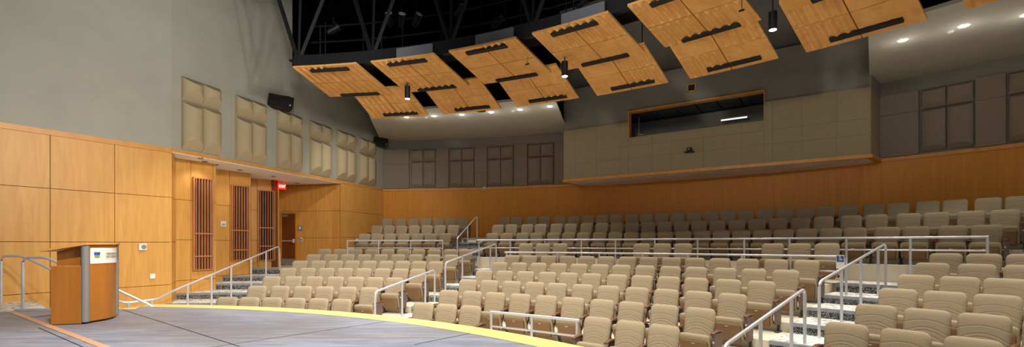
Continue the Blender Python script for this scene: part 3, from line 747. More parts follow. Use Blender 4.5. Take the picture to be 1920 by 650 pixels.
# aisle carpets (treads, nosings, patterned risers)
def aisle(name, label, a0, a1, rings, first_r, riser='riser', last=None):
    m = MB()
    for i, (rr, z, zprev, rn) in enumerate(rings):
        m.mi = 0; sector(m, rr-.1, rn-.1, a0, a1, z-.03, z+.018)
        m.mi = 1; sector(m, rr-.115, rr-.03, a0, a1, z-.035, z+.024)
        m.mi = 2; sector(m, rr-.1, rr+.005, a0, a1, zprev+.018, z-.03)
    struct(m.build(name, [M['carpet'], M['nosing'], M[riser]]), label, 'stairs')
def lower_rings(full=True):
    out = []
    for k in range(2, 8): out.append((RE[k], ZF[k], ZF[k-1], RE[k+1]))
    out.append((RE[8], ZF[8], ZF[7], 20.38)); return out
aisle('stair_carpet', 'patterned carpet steps of the aisle between left and middle blocks', 16.9, 21.75, lower_rings(), 12)
aisle('stair_carpet', 'patterned carpet steps of the aisle between middle and right blocks', 46.95, 51.3, lower_rings(), 12)
m = MB()
for k in range(2, 9):
    rr, z, zp, rn = RE[k], ZF[k], ZF[k-1], (RE[k+1] if k < 8 else 20.2)
    l0, l1 = left_limit(rr)+.6, left_limit(rn)+.6; hi = -.2
    m.mi = 0; sector(m, rr-.1, rn-.1, l0, hi, z-.03, z+.018, b0=l1)
    m.mi = 1; sector(m, rr-.115, rr-.03, l0, hi, z-.035, z+.024)
    m.mi = 2; sector(m, rr-.1, rr+.005, l0, hi, zp+.018, z-.03)
struct(m.build('stair_carpet', [M['carpet'], M['nosing'], M['riser']]), 'carpeted side steps with dark risers below the slatted wall', 'stairs')
def upper_aisle(a0, a1, label):
    rings = [(20.05, -.675, -.875, 20.4), (20.4, -.475, -.675, 20.8), (20.8, -.30, -.475, 21.14), (21.14, -.13, -.30, 21.8), (21.8, .045, -.13, 22.15), (22.15, .22, .045, 22.9)]
    m = MB()
    for rr, z, zp, rn in rings:
        m.mi = 0; sector(m, rr-.1, rn-.1, a0, a1, z-.10, z+.018)
        m.mi = 1; sector(m, rr-.115, rr-.03, a0, a1, z-.035, z+.024)
        m.mi = 2; sector(m, rr-.1, rr+.02, a0, a1, zp+.018, z-.03)
    struct(m.build('stair_carpet', [M['carpet'], M['nosing'], M['riser']]), label, 'stairs')
upper_aisle(12.75, 16.1, 'steep upper aisle steps between upper left and upper middle seats')
upper_aisle(54.6, 58.5, 'steep upper aisle steps at the far right edge')

# wall base outlets on the tier face
for u, lb in ((1711, 'right'), (1275, 'left')):
    a = ray_polar(u, 20.28); p = P(20.285, a, -.72)
    g = empty('outlet_plate', p, -R(a)); tag(g, 'small metal outlet plate on cream tier face, the %s one' % lb, 'outlet')
    m = MB(); m.bbox((0, 0, 0), (.24, .012, .1), .003); m.build('plate', M['greyp'], g)
    for x in (-.06, .06): m = MB(); m.box((x, -.008, 0), (.07, .006, .06)); m.build('socket', M['black'], g)

# ------------------------------------------------------------------ stage
def re_(th): return 12.07 - .0185*th
ths = [-1.2 + 2.2*i for i in range(37)]
outer = [P(re_(t_), t_)[:2] for t_ in ths]; inner = [P(re_(t_)-.40, t_)[:2] for t_ in ths]
corner = (-7.22, 8.60); toe = (-8.9, 8.42)
poly = [corner] + [ ] 
back = [(9, -9), (-16, -9), (-16, 3.6), (-12.4, 6.2)]
ZS = -1.2
m = MB()
poly = [toe, (corner[0], corner[1])] + outer + [(outer[-1][0]+.5, -3), (10, -9), (-14, -9), (-13.6, 4.2)]
m.prism(poly[::-1] if False else [tuple(p) for p in poly][::-1], -2.07+ZO, ZS+ZO)
struct(m.build('floor_stage', M['stage']), 'slate grey painted stage floor with curved front', 'floor')
# yellow edge
m = MB(); n = len(outer)
vs = [(x, y, ZS+ZO+.004) for x, y in outer] + [(x, y, ZS+ZO+.004) for x, y in inner]
fs = [(i, i+1, n+i+1, n+i) for i in range(n-1)]
m.add(vs, fs)
vs = [(*outer[0], ZS+ZO+.004), (*inner[0], ZS+ZO+.004), (corner[0]+.42, corner[1]+.1, ZS+ZO+.004), (corner[0], corner[1], ZS+ZO+.004)]
m.add([(outer[0][0], outer[0][1], ZS+ZO+.0045), (inner[0][0]+.02, inner[0][1]+.03, ZS+ZO+.0045), (corner[0]+.33, corner[1]-.02, ZS+ZO+.0045), (corner[0], corner[1], ZS+ZO+.0045)], [(0, 1, 2, 3)])
struct(m.build('trim_4', M['yellow']), 'pale yellow painted strip along the curved stage edge', 'trim')
def strip(name, p, q, wd, mat, z, label):
    p = Vector(p); q = Vector(q); d = (q-p).normalized(); n_ = Vector((d.y, -d.x))*wd/2
    m = MB(); m.add([(*(p-n_), z), (*(q-n_), z), (*(q+n_), z), (*(p+n_), z)], [(0, 1, 2, 3)]); struct(m.build(name, mat), label, 'trim')
def fl(u, v): Y = F*1.2/(v-V0); return ((u-U0)/F*Y, Y)
a_, b_ = Vector(fl(24, 585)), Vector(fl(195, 650)); b2 = a_ + (b_-a_)*4
strip('trim_5', a_, b2, .085, M['inlay'], ZS+ZO+.005, 'orange wood inlay strip across the stage floor')
for k, (p, q) in enumerate(((fl(72, 614), fl(155, 650)), (fl(235, 582), fl(420, 640)), (fl(790, 643), fl(905, 620)), (fl(400, 650), fl(700, 606)))):
    p = Vector(p); q = Vector(q); d = q-p
    strip('trim_%d' % (6+k), p-d*.1 if k else p, q+d*(1.5 if k in (0,) else .1), .012, M['seam'], ZS+ZO+.003, 'thin dark joint in the stage floor boards')
# landing + stair beside the stage
m = MB(); m.mi = 0
m.prism([toe, (-13.6, 4.2), (-14.2, 4.2), (-10.6, 10.1), (-9.75, 9.72), (-8.9, 8.95)][::-1], -2.07+ZO, ZS+ZO-.01)
for k in range(5):
    x0 = -8.9+.33*k; m.mi = 0
    m.box((x0+.165, 9.12+.03*k, (ZS-.145*(k+1)-2.07)/2+ZO), (.34, 1.15, ZS-.145*(k+1)+2.07))
struct(m.build('floor_landing', [M['carpet']]), 'patterned carpet landing and steps left of the stage', 'floor')
m = MB(); m.box((-8.06, 8.53, ZS+ZO+.0), (1.7, .06, .07), R(6)); struct(m.build('trim_10', M['steel']), 'metal edge strip beside the stage stair', 'trim')

# ------------------------------------------------------------------ railings
def bend(pts, rad=.12, n=5):
    out = [Vector(pts[0])]
    for i in range(1, len(pts)-1):
        p, a, b = Vector(pts[i]), Vector(pts[i-1]), Vector(pts[i+1])
        ra = min(rad, (a-p).length*.45, (b-p).length*.45)
        s = p + (a-p).normalized()*ra; e = p + (b-p).normalized()*ra
        for k in range(n+1):
            t_ = k/n; out.append(s*(1-t_)**2 + p*2*t_*(1-t_) + e*t_*t_)
    out.append(Vector(pts[-1])); return out
def railing(name, label, cat, rail_pts, posts, lower=None, rad=.024, group=None, rb=.12):
    o = Vector(rail_pts[0]); o = Vector((o.x, o.y, min(p[2] for p in rail_pts) if not posts else min(q[1][2] for q in posts)))
    g = empty(name, o); tag(g, label, cat, group)
    rl = lambda p: Vector(p) - o
    m = MB(); m.tube([rl(p) for p in bend(rail_pts, rb)], rad, 12); m.build('top_rail', M['steel'], g, True, 50)
    for L_ in (lower or []):
        m = MB(); m.tube([rl(p) for p in L_], rad*.75, 10); m.build('lower_rail', M['steel'], g, True, 50)
    for top, bot in posts:
        m = MB(); m.tube([rl(bot), rl(top)], rad, 12); m.build('post', M['steel'], g, True, 50)
    return g
def PT(u, Y, z): return ((u-U0)/F*Y, Y, z+ZO)

# guard rail in front of upper blocks
def arcrail(a0, a1, r, z, n=24): return [P(r, a0+(a1-a0)*i/n, z) for i in range(n+1)]
aL = ray_polar(896, 20.2)
pa = [ray_polar(u, 20.24) for u in (898, 957, 1022, 1090, 1154, 1228, 1308, 1395.6, 1480.4, 1587, 1707, 1851.5)]
railing('guard_rail', 'long curved steel guard rail in front of the upper middle seats', 'railing', arcrail(pa[0]-.25, pa[-1]+.05, 20.24, .14, 40),
        [(P(20.24, a, .14), P(20.24, a, -.87 if i == 0 else -.72)) for i, a in enumerate(pa)], [arcrail(pa[0], pa[-1], 20.24, -.135, 40)], rb=0.01)
pu = [ray_polar(u, 20.24) for u in (651, 710, 770, 830)]
railing('guard_rail', 'short steel guard rail in front of the upper left seats', 'railing', arcrail(pu[0], pu[-1], 20.24, .12, 12),
        [(P(20.24, a, .12), P(20.24, a, -.72)) for a in pu], [arcrail(pu[0], pu[-1], 20.24, -.15, 12)], rb=0.01)
pm_ = [ray_polar(u, 18.3) for u in (950, 1045, 1123.5, 1205, 1290, 1391, 1482, 1577)]
railing('guard_rail', 'curved steel rail in front of the accessible middle row on cross aisle', 'railing', arcrail(pm_[0]-.2, pm_[-1], 18.30, -.255, 30),
        [(P(18.3, a, -.255), P(18.3, a, -.875)) for a in pm_], [arcrail(pm_[0], pm_[-1], 18.3, -.56, 30)], rb=0.01)
pf = [ray_polar(u, 13.2) for u in (921, 997, 1082)]
railing('guard_rail', 'low steel rail in the front row wheelchair gap, near stage edge', 'railing', arcrail(pf[0]-.05, pf[-1]+.2, 13.2, -1.265, 12),
        [(P(13.2, a, -1.265), P(13.2, a, -1.90)) for a in pf], [arcrail(pf[0], pf[-1], 13.2, -1.53, 12)], rb=0.01)
# accessible sign on the rail end
a = ray_polar(1576, 18.22); g = empty('accessible_sign', P(18.2, a, -.36), -R(a)); tag(g, 'small white card with blue wheelchair symbol on the rail end', 'sign')
m = MB(); m.bbox((0, 0, 0), (.14, .012, .27), .003); m.build('card', M['paper'], g)
m = MB(); m.box((0, -.009, .06), (.12, .006, .12)); m.build('blue_panel', M['blue_ink'], g)
m = MB(); m.tube([(-.005, -.015, .10), (-.005, -.015, .112)], .010, 8); m.box((0, -.014, .075), (.012, .004, .045)); m.box((.014, -.014, .055), (.03, .004, .010)); m.box((.03, -.014, .04), (.01, .004, .03))
m.tube([( .018*cos(t_/8*2*pi*.8+2)-.002, -.014, .045+.022*sin(t_/8*2*pi*.8+2)) for t_ in range(9)], .003, 5); m.build('wheelchair_symbol', M['paper'], g)
g_ = MB(); a2 = ray_polar(1590, 18.6)
railing('end_post', 'short double steel post at the end of the accessible row rail', 'post', [P(18.45, a2, -.30), P(18.45, a2+.02, -.31)], [(P(18.45, a2, -.30), P(18.45, a2, -.99-.075))], rb=.001)

# stair handrails in the aisles; each given by floor contact columns
def Zfloor(r):
    z = ZF[1]
    for k in range(2, 9):
        if r > RE[k]-.1: z = ZF[k]
    return z
def xy_at(u, th):            # meet column u with radial line th
    t_ = (u-U0)/F; a_ = R(th)
    r = (t_*CY - CX) / (sin(a_) - t_*cos(a_)); return r
def stair_rail(label, u0, u1, th0, th1, mids, h0=.88, h1=.88, zf0=None, zf1=None):
    r0, r1 = xy_at(u0, th0), xy_at(u1, th1)
    z0 = (Zfloor(r0) if zf0 is None else zf0); z1 = (Zfloor(r1) if zf1 is None else zf1)
    p0, p1 = Vector(P(r0, th0, z0)), Vector(P(r1, th1, z1)); t0, t1 = Vector(P(r0, th0, z0+h0)), Vector(P(r1, th1, z1+h1))
    posts = []
    for um in mids:
        tm = (um-U0)/F; d = p1-p0; k = (tm*p0.y-p0.x)/(d.x-tm*d.y); q = p0 + d*k; r = sqrt((q.x-CX)**2+(q.y-CY)**2)
        top = t0+(t1-t0)*k; zf = Zfloor(r)+ZO if zf0 is None or zf0 < -.9 else None
        if zf is None: zf = p0.z + (p1.z-p0.z)*k - .1
        posts.append((top, (top.x, top.y, zf)))
    return railing('handrail', label, 'railing', [p0, t0, t1, p1], posts, rb=.13)
stair_rail('lower steel handrail on the steps between left and middle blocks', 703, 815, 17.3, 17.5, (754, 797.5), zf0=-1.9)
stair_rail('upper steel handrail on the steps between left and middle blocks', 835, 930.5, 17.8, 18.9, (867, 919.5))
stair_rail('lower steel handrail on the steps between middle and right blocks', 1357, 1509, 48.7, 48.7, (1426, 1484), zf0=-2.07)
stair_rail('upper steel handrail on the steps between middle and right blocks', 1536, 1660.6, 48.7, 49.5, (1578, 1614, 1646.6), h0=.94)
# upper aisle handrail
r0, r1 = xy_at(857.5, 14.0), xy_at(894.5, 14.2)
p0, p1 = Vector(P(r0, 14.0, -.475)), Vector(P(r1, 14.2, .22)); t0 = Vector(P(r0, 14.0, .21)); t1 = Vector(P(r1, 14.2, 1.12))
pmid = p0+(p1-p0)*.5; tm = t0+(t1-t0)*.5
railing('handrail', 'steep steel handrail on the topmost steps below the rear wood wall', 'railing', [p0, t0, t1, p1], [(tm, (tm.x, tm.y, -.0+ZO))], rb=.1)
# left wall handrail: from stage landing down, along floor, up the side aisle
pts = [PT(2, 9.35, -1.2), PT(2, 9.35, -.24), PT(42, 9.35, -.24), PT(231, 9.48, -1.2), PT(295, 9.95, -1.17), PT(323, 10.8, -1.09)]
up = lambda y, z: (-7.8, y, z+ZO)
pts += [up(13.2, -.593), up(15.75, -.07), up(15.8, -.95+.08)]
posts = []
for y in (11.3, 12.2, 13.05, 14.05, 14.9):
    z = -1.03 + (y-11.1)*(.96/4.65); r = sqrt((-7.8-CX)**2+(y-CY)**2); posts.append((up(y, z-.0), up(y, Zfloor(r))))
posts.append((PT(240.6, 9.5, -1.2), PT(240.6, 9.5, -2.07))); posts.append((PT(284, 9.85, -1.17), PT(284, 9.85, -2.07)))
railing('handrail', 'long bent steel handrail from the stage stair up the left side aisle', 'railing', pts, posts, rb=.14)
pts = [PT(43, 8.56, -1.2), PT(43, 8.56, -.248), PT(88, 8.56, -.248), PT(281, 9.02, -1.17), PT(290, 9.04, -1.24), PT(290, 9.04, -2.07)]
railing('handrail', 'short steel handrail on the near side of the stage stair, behind lectern', 'railing', pts, [], rb=.12)

# ------------------------------------------------------------------ lectern
lp = Vector((-6.83, 6.93)); lq = Vector((-6.37, 7.05)); lr = Vector((-6.67, 7.80))
xa = (lq-lp).normalized(); rz = atan2(xa.y, xa.x); org = lp
g = empty('lectern', (org.x, org.y, ZS+ZO), rz); tag(g, 'maple lectern with grey posts and white placard standing on the stage', 'lectern')
inv = Matrix.Rotation(-rz, 2)
Q = inv @ (lr-lp); Wd = (lq-lp).length; Dp = Q.y     # local: x along the side face, y away from camera
D = .86
# carcass: side near (y=0), side far (y=D), speaker side open at x=0, curved front at x=Wd
m = MB(); m.bbox((Wd/2-.03, .012, .44), (Wd-.10, .024, .86), .003); m.build('side_panel', M['lectern_wood'], g)
m = MB(); m.bbox((Wd/2-.03, D-.012, .44), (Wd-.10, .024, .86), .003); m.build('side_panel', M['lectern_wood'], g)
for yy in (.15, D-.15):
    m = MB(); m.hexa([(.02, yy-.012, .87), (Wd-.08, yy-.012, .87), (Wd-.08, yy+.012, .87), (.02, yy+.012, .87), (.02, yy-.012, 1.085), (Wd-.08, yy-.012, 1.19), (Wd-.08, yy+.012, 1.19), (.02, yy+.012, 1.085)])
    m.build('upper_side_board', M['lectern_wood'], g)
for yy in (.035, D-.035): m = MB(); m.tube([(Wd-.045, yy, .03), (Wd-.045, yy, 1.185)], .05, 16); m.build('corner_post', M['lectern_grey'], g, True, 40)
n = 12; vs = []; 
for i in range(n+1):
    k = i/n; y = .05+(D-.10)*k; x = Wd-.02+.11*sin(pi*k); vs += [(x, y, .03), (x, y, 1.2), (x-.02, y, 1.2), (x-.02, y, .03)]
fs = [(0, 1, 2, 3), tuple(4*n+q for q in (3, 2, 1, 0))]
for i in range(n):
    a_, b_ = 4*i, 4*i+4; fs += [(a_, b_, b_+1, a_+1), (a_+1, b_+1, b_+2, a_+2), (a_+2, b_+2, b_+3, a_+3), (a_+3, b_+3, b_, a_)]
m = MB(); m.add(vs, fs); m.build('curved_front', M['lectern_wood'], g, True, 40)
m = MB(); m.prism([(.02, .02)] + [(Wd-.04+.11*sin(pi*i/n), .04+(D-.08)*i/n) for i in range(n+1)] + [(.02, D-.02)], 0, .03); m.build('plinth', M['black'], g)
m = MB(); top = [(-.09, -.03)] + [(Wd+.0+.14*sin(pi*i/n), -.03+(D+.06)*i/n) for i in range(n+1)] + [(-.09, D+.03)]
def tz(x): return 1.10+.10*(x+.09)/(Wd+.09) if x < Wd*.85 else 1.10+.10*(Wd*.85+.09)/(Wd+.09)+ (x-Wd*.85)*.12
def tz(x): return 1.085 + min(max(x+.09, 0), Wd+.02)*.205 + max(0, x-Wd+.07)*.02
vs = [(x, y, tz(x)) for x, y in top] + [(x, y, tz(x)+.03) for x, y in top]; k = len(top)
m.add(vs, [tuple(range(k-1, -1, -1)), tuple(range(k, 2*k))] + [(i, (i+1) % k, k+(i+1) % k, k+i) for i in range(k)]); m.build('top', M['wood_trim'], g)
for zz in (.45, .82):
    m = MB(); m.box((Wd/2-.05, D/2, zz), (Wd-.16, D-.06, .02)); m.build('shelf', M['lectern_wood'], g)
# placard, curved like the front
ks = [.10, .25, .4, .55, .70]
def fx(k, off=0): return Wd-.02+.11*sin(pi*k)+off
def curved(z0, z1, k0, k1, off, mat, name, parent, th=.006, n=8):
    vs = []
    for i in range(n+1):
        k = k0+(k1-k0)*i/n; y = .05+(D-.10)*k; vs += [(fx(k, off), y, z0), (fx(k, off), y, z1), (fx(k, off-th), y, z1), (fx(k, off-th), y, z0)]
    fs = [(0, 1, 2, 3), tuple(4*n+q for q in (3, 2, 1, 0))]
    for i in range(n):
        a_, b_ = 4*i, 4*i+4; fs += [(a_, b_, b_+1, a_+1), (a_+1, b_+1, b_+2, a_+2), (a_+2, b_+2, b_+3, a_+3), (a_+3, b_+3, b_, a_)]
    m = MB(); m.add(vs, fs); return m.build(name, mat, parent)
pl = curved(.90, 1.14, .03, .80, .012, M['paper'], 'placard', g); pl['label'] = 'white placard with blue and green emblem'
curved(1.03, 1.075, .09, .20, .015, M['blue_ink'], 'emblem_arch', pl); curved(.985, 1.03, .10, .19, .0155, M['green_ink'], 'emblem_field', pl)
for zt, body, kk in ((1.045, 'PERFORMING', .5), (1.00, 'ARTS CENTER', .5)):
    text_mesh('printed_line', body, .045, M['ink'], pl, (fx(.5, .02), .05+(D-.1)*.48, zt), (pi/2, 0, pi/2+R(-2)))
# cable on the floor behind the lectern
m = MB(); base = Vector(fl(72, 601)); pts = [(base.x-.02+.10*k*.9, base.y+.28+.05*sin(k*2.3), ZS+ZO+.008+.02*abs(sin(k*1.7))) for k in range(6)]
m.tube(bend(pts, .05), .006, 6); tag(m.build('cable', M['black'], smooth=True), 'thin black cable looped on the stage floor behind the lectern', 'cable')

# ------------------------------------------------------------------ auditorium chairs
def pillow(mb, Wf, H, Tf, Tb, xf=None, nx=14, nz=14, ex=6, ez=8):
    """Wf(t): half width at height fraction t. front is +y"""
    ts = [.5-.5*cos(pi*i/nz) for i in range(nz+1)]; ss = [-cos(pi*i/nx) for i in range(nx+1)]
    fr = []; bk = []
    for t_ in ts:
        for s_ in ss:
            p = sqrt(max(0, 1-abs(s_)**ex))*sqrt(max(0, 1-abs(2*t_-1)**ez))
            x = s_*Wf(t_); z = t_*H
            fr.append(Vector((x, Tf*p, z))); bk.append(Vector((x, -Tb*p, z)))
    if xf: fr = [xf(v) for v in fr]; bk = [xf(v) for v in bk]
    k = nx+1
    def edge(i, j): return i in (0, nz) or j in (0, nx)
    vs = list(fr); bi = {}
    for i in range(nz+1):
        for j in range(nx+1):
            if edge(i, j): bi[i, j] = i*k+j
            else: bi[i, j] = len(vs); vs.append(bk[i*k+j])
    fs = []
    for i in range(nz):
        for j in range(nx):
            fs.append((i*k+j, i*k+j+1, (i+1)*k+j+1, (i+1)*k+j)[::-1]); fs.append((bi[i, j], bi[i, j+1], bi[i+1, j+1], bi[i+1, j]))
    mb.add(vs, fs)
def round_w(W, H, Rr, taper=0):
    def f(t_):
        z = t_*H; w = W*(1-taper*(1-t_))
        if z > H-Rr: return w-Rr+sqrt(max(0, Rr*Rr-(z-(H-Rr))**2))
        if z < Rr*.6: q = Rr*.6; return w-q+sqrt(max(0, q*q-(q-z)**2))
        return w
    return f
ZB0, ZB1 = .35, .89
def back_xf(v):               # recline: top at y=0, bottom forward
    z = v.z+ZB0; return Vector((v.x, v.y + .055 + .12*(ZB1-z)/(ZB1-ZB0) + .02*((v.x/.25)**2), z))
m = MB(); pillow(m, round_w(.243, ZB1-ZB0, .085, .05), ZB1-ZB0, .060, .035, back_xf, 14, 16); me_back = mesh_of(m, 'backrest', M['seat'], True)
def shell_xf(v): z = v.z+ZB0-.09; return Vector((v.x, v.y + .018 + .12*(ZB1-z)/(ZB1-ZB0) + .02*((v.x/.25)**2), z))
m = MB(); pillow(m, round_w(.235, ZB1-ZB0+.03, .08, .05), ZB1-ZB0+.03, .01, .022, shell_xf, 8, 8); me_shell = mesh_of(m, 'back_shell', M['chair_shell'], True)
LS = .40; TA = R(21)
def seat_xf(v):               # folded seat: pivots low, leans forward at the top
    y, z = v.y, v.z; return Vector((v.x, .215 + z*sin(TA) + y*cos(TA), .135 + z*cos(TA) - y*sin(TA)))
m = MB(); pillow(m, round_w(.25, LS, .06, .04), LS, .035, .10, seat_xf, 10, 10, 8, 5); me_seat = mesh_of(m, 'seat_cushion', M['seat_plain'], True)
def pan_xf(v): return seat_xf(Vector((v.x, v.y+.03, v.z-.03)))
m = MB(); pillow(m, round_w(.225, LS-.045, .05, .16), LS-.045, .028, .0, pan_xf, 8, 8, 10, 12); me_pan = mesh_of(m, 'seat_pan', M['chair_shell'], True)
m = MB(); m.box(seat_xf(Vector((0, .062, LS-.12))), (.05, .008, .012)); me_tab = mesh_of(m, 'row_tag', M['steel'])
# armrest (wood top), curved
m = MB(); ap = []
for i in range(9):
    k = i/8; ap.append((k, .03+.36*k, .555+.03*sin(pi*k*.9)-.012*k))
vs = []
for k, y, z in ap:
    w_ = .024+.008*sin(pi*min(1, k*1.1)); vs += [(-w_, y, z-.014), (w_, y, z-.014), (w_, y, z+.006), (w_*.6, y, z+.014), (-w_*.6, y, z+.014), (-w_, y, z+.006)]
fs = [(5, 4, 3, 2, 1, 0), tuple(8*6+i for i in range(6))]
for i in range(8):
    for j in range(6): fs.append((i*6+j, i*6+(j+1) % 6, (i+1)*6+(j+1) % 6, (i+1)*6+j))
m.add(vs, fs); me_arm = mesh_of(m, 'armrest', M['arm_wood'], True, 40)
m = MB(); m.bbox((0, .17, .43), (.028, .16, .23), .006); m.bbox((0, .13, .2), (.04, .05, .38), .006); m.bbox((0, .15, .012), (.07, .24, .024), .006); me_sup = mesh_of(m, 'arm_support', M['arm_metal'])
m = MB(); m.hexa([(-.024, .07, .14), (.024, .07, .14), (.024, .28, .14), (-.024, .28, .14), (-.024, .05, .545), (.024, .05, .545), (.024, .35, .545), (-.024, .35, .545)]); me_panel = mesh_of(m, 'aisle_panel', M['panel_brown'])
m = MB(); m.tube([(.0, .318, .42), (.0, .335, .42)], .018, 10); me_screw = mesh_of(m, 'badge', M['steel'])
m = MB(); m.bbox((0, .13, .16), (.54, .05, .05), .008); me_beam = mesh_of(m, 'seat_beam', M['arm_metal'])

rowsTH = {
'L1': [2.33, 4.53, 6.87, 9.29, 11.7, 14.15], 'L2': [2.82, 5.16, 7.51, 9.77, 12.21, 14.5], 'L3': [2.13, 4.36, 6.52, 8.74, 10.89, 12.95, 15.0],
'L4': [1.8, 3.81, 5.79, 7.76, 9.72, 11.74, 13.67, 15.49], 'L5': [1.27, 3.16, 5.0, 6.77, 8.6, 10.4, 12.16, 13.92, 15.71],
'L6': [1.13, 2.92, 4.73, 6.49, 8.29, 10.17, 12.05, 13.95, 15.87], 'L7': [0.86, 2.49, 4.2, 5.89, 7.64, 9.33, 10.99, 12.68, 14.41, 16.09],
'M1': [22.69, 25.05, 27.43, 38.68, 41.16, 43.49], 'M2': [22.82, 25.18, 27.45, 29.84, 32.24, 34.6, 37.01, 39.29, 41.71, 44.1],
'M3': [22.7, 24.85, 27.06, 29.26, 31.31, 33.58, 35.78, 38.07, 40.26, 42.51, 44.72],
'M4': [22.45, 24.5, 26.57, 28.68, 30.66, 32.69, 34.88, 36.92, 38.97, 40.98, 43.16, 45.24],
'M5': [22.4, 24.35, 26.26, 28.18, 30.09, 31.98, 33.86, 35.83, 37.82, 39.77, 41.81, 43.69, 45.65],
'M6': [22.23, 24.02, 25.88, 27.73, 29.5, 31.29, 33.16, 34.94, 36.77, 38.59, 40.41, 42.33, 44.16, 45.99],
'R1': [51.91, 54.3, 56.65, 59.0], 'R2': [52.17, 54.22, 56.24, 58.35], 'R3': [52.21, 54.1, 55.98], 'R4': [52.22, 53.98, 55.65], 'R5': [52.25, 54.06, 55.8], 'R6': [52.27, 53.82, 55.37],
'M7': [22.34, 24.06, 25.75, 33.26, 34.98, 36.67, 43.09, 44.76, 46.38],
'UL1': [3.17, 4.55, 5.95, 7.45, 8.93, 10.4, 11.96], 'UL2': [3.55, 4.88, 6.23, 7.64, 9.04, 10.45, 11.9], 'UL3': [3.77, 5.24, 6.64, 8.05, 9.41, 10.75, 12.11],
'UM1': [17.06, 18.55, 20.23, 21.71, 23.43, 24.93, 26.38, 27.92, 29.39, 30.86, 32.34, 33.8, 35.3, 36.82, 38.27, 39.74, 41.21, 42.63, 44.1, 45.56, 46.96, 48.65, 50.1, 51.79, 53.22],
'UM2': [16.74, 18.17, 19.84, 21.23, 22.85, 24.29, 25.86, 27.34, 28.78, 30.15, 31.59, 33.02, 34.43, 35.87, 37.32, 38.78, 40.23, 41.7, 43.15, 44.6, 46.23, 47.63, 49.27, 50.63, 52.19, 53.6],
'UM3': [16.6, 17.96, 19.5, 20.86, 22.45, 23.83, 25.27, 26.62, 27.96, 29.43, 30.75, 32.09, 33.46, 34.83, 36.19, 37.54, 38.89, 40.24, 41.58, 42.93, 44.25, 45.57, 47.03, 48.35, 49.84, 51.12, 52.57, 53.85]}
RK = {1: 13.31, 2: 14.26, 3: 15.21, 4: 16.23, 5: 17.26, 6: 18.29, 7: 19.35, 8: 19.41, 9: 21.09, 10: 22.10, 11: 23.12}
HK = {1: -1.181, 2: -1.013, 3: -.846, 4: -.679, 5: -.51, 6: -.336, 7: -.177, 8: .015, 9: .404, 10: .759, 11: 1.109}
ordn = ['first', 'second', 'third', 'fourth', 'fifth', 'sixth', 'seventh', 'eighth', 'ninth', 'tenth', 'eleventh', 'twelfth', 'thirteenth', 'fourteenth',
        'fifteenth', 'sixteenth', 'seventeenth', 'eighteenth', 'nineteenth', 'twentieth', '21st', '22nd', '23rd', '24th', '25th', '26th', '27th', '28th']
blocks = {'L': 'lower left block', 'M': 'lower middle block', 'R': 'lower right block', 'UL': 'upper left block', 'UM': 'upper middle block'}
for key, ths_ in rowsTH.items():
    blk = key.rstrip('0123456789'); num = int(key[len(blk):])
    ring = num if blk in 'LM' and not (blk == 'M' and num == 7) else (8 if key == 'M7' else (num+1 if blk == 'R' else num+8))
    if key == 'L7': ring = 7
    r = RK[ring]; zf = (ZF[ring] if ring <= 8 else ZU[ring-8])
    if key == 'M7': r = 19.38
    top = HK[ring]; sc = (top-zf)/.89
    if blk == 'M' and num == 7: rowname = 'accessible row of the lower middle block'
    else: rowname = '%s row of the %s' % (ordn[num-1], blocks[blk])
    for i, th in enumerate(ths_):
        p = P(r, th, zf)
        g = empty('auditorium_chair', p, pi-R(th)); g.scale = (1, 1, sc)
        tag(g, 'tan tip-up auditorium chair, %s from left in the %s' % (ordn[i], rowname), 'chair', 'tan auditorium chairs, ' + blocks[blk])
        first = i == 0 or R(ths_[i]-ths_[i-1])*r > .85; last = i == len(ths_)-1 or R(ths_[i+1]-ths_[i])*r > .85
        pitch = .57
        instance('backrest', me_back, g); instance('back_shell', me_shell, g); st = instance('seat_cushion', me_seat, g); instance('seat_pan', me_pan, g); instance('seat_beam', me_beam, g)
        if num < 3 or blk in ('M', 'R'): instance('row_tag', me_tab, g)
        xr = -.5*(R(ths_[i+1]-th)*r if not last else pitch+.02)
        sides = [(xr, last)]
        if first: sides.append((pitch/2, True))
        for x, ended in sides:
            instance('armrest', me_arm, g, (x, 0, 0)); instance('arm_support', me_sup, g, (x, 0, 0))
            if ended:
                e = instance('aisle_panel', me_panel, g, (x, 0, 0)); instance('badge', me_screw, e, (0, 0, 0))

# ------------------------------------------------------------------ lights
def spot(loc, target, energy, size=90, blend=.6, soft=.15, col=(1, .95, .87)):  # serves house lights, stage lights and added fills
    ld = bpy.data.lights.new('theatre_and_fill_spot', 'SPOT'); ld.energy = energy; ld.spot_size = R(size); ld.spot_blend = blend; ld.shadow_soft_size = soft; ld.color = col
    o = bpy.data.objects.new('theatre_and_fill_spot', ld); C.objects.link(o); o.location = loc
    o.rotation_euler = (Vector(target)-Vector(loc)).to_track_quat('-Z', 'Y').to_euler(); return o
def area(loc, target, energy, sx, sy, col=(1, .95, .88)):
    ld = bpy.data.lights.new('front_fill', 'AREA'); ld.energy = energy; ld.shape = 'RECTANGLE'; ld.size = sx; ld.size_y = sy; ld.color = col
    o = bpy.data.objects.new('front_fill', ld); C.objects.link(o); o.location = loc
    o.rotation_euler = (Vector(target)-Vector(loc)).to_track_quat('-Z', 'Y').to_euler(); return o
# house lights in the gaps between the ceiling panels, pointing down at the seats
for th in (0.5, 9, 17, 25, 33, 41, 49, 57, 65):
    p = P(13.6, th, 4.9); q = P(14.6, th, -1.7); spot(p, q, 520, 84, .6, .12)
for th in (6, 15, 23, 31, 39, 47, 55, 63):
    p = P(18.8, th, 4.5); q = P(17.6, th, -1.2); spot(p, q, 380, 78, .4, .12)
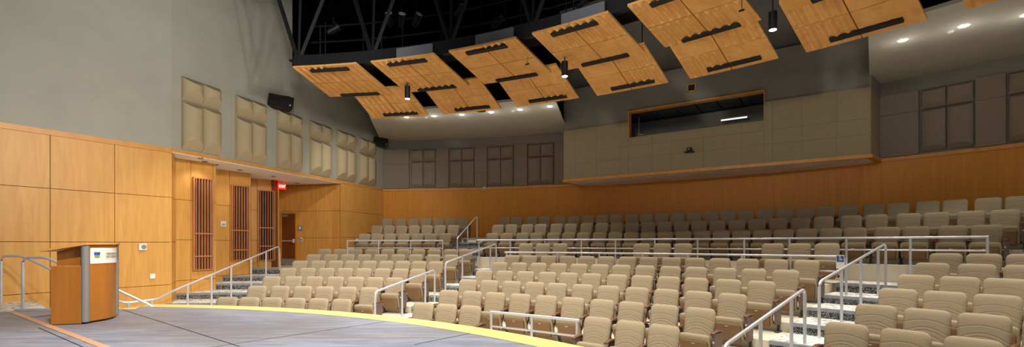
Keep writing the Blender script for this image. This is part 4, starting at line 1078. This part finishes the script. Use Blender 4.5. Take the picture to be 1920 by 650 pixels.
# recessed fittings of the alcove plus a fill added for the rear left wall
for u, v, e_ in ((384, 302, 30), (450, 318, 26), (513, 330, 8)):
    Y = F*2.36/(V0-v); X = (u-U0)/F*Y; spot((X, Y, 2.36+ZO), (X, Y, 0), e_, 130, .8, .06)
spot(P(17.6, 7, 4.4), (-6.2, 20.2, .6+ZO), 330, 80, .8, .12)
# stage lights out of view, with fills added for upper wall and booth
spot((4.5, 3.0, 4.4+ZO), (-9.5, 11.0, .2+ZO), 1550, 66, .7, .25)
spot((-2.5, 5.0, 3.7+ZO), (-8.3, 14.0, 3.4+ZO), 1300, 88, .9, .3)  # fill added to brighten the upper left wall
spot((3.5, 2.0, 3.4+ZO), (-10.2, 9.8, 5.0+ZO), 1200, 70, .9, .3)
spot((-1, 3.0, 3.4+ZO), (8.0, 16.5, 7.6+ZO), 1100, 60, 1, .3)  # frontal fill added to brighten the booth
spot((1.5, 8.0, 5.0+ZO), (-6.5, 7.5, -1.2+ZO), 1200, 75, .7, .2)
spot((-2, 2.5, 5.6+ZO), (-2.5, 6.0, -1.2+ZO), 3600, 92, .8, .3)
area((3, -3.5, 5.0+ZO), (-8, 8, 0+ZO), 80, 8, 2.5)  # unseen soft fill added behind the camera
wd_ = bpy.data.worlds.new('World'); bpy.context.scene.world = wd_; wd_.use_nodes = True
wd_.node_tree.nodes['Background'].inputs[0].default_value = (.9, .93, 1, 1); wd_.node_tree.nodes['Background'].inputs[1].default_value = .28

# ------------------------------------------------------------------ camera
cam = bpy.data.cameras.new('camera'); co = bpy.data.objects.new('camera', cam); C.objects.link(co)
co.location = (0, 0, ZO); co.rotation_euler = (pi/2, 0, 0)
cam.sensor_fit = 'HORIZONTAL'; cam.sensor_width = 36; cam.lens = F/1920*36
cam.shift_y = (V0-325)/1920; cam.clip_start = .05; cam.clip_end = 200
sc_ = bpy.context.scene; sc_.camera = co
sc_.view_settings.view_transform = 'Standard'; sc_.view_settings.look = 'None'; sc_.view_settings.exposure = 0; sc_.view_settings.gamma = 1; sc_.view_settings.use_curve_mapping = False
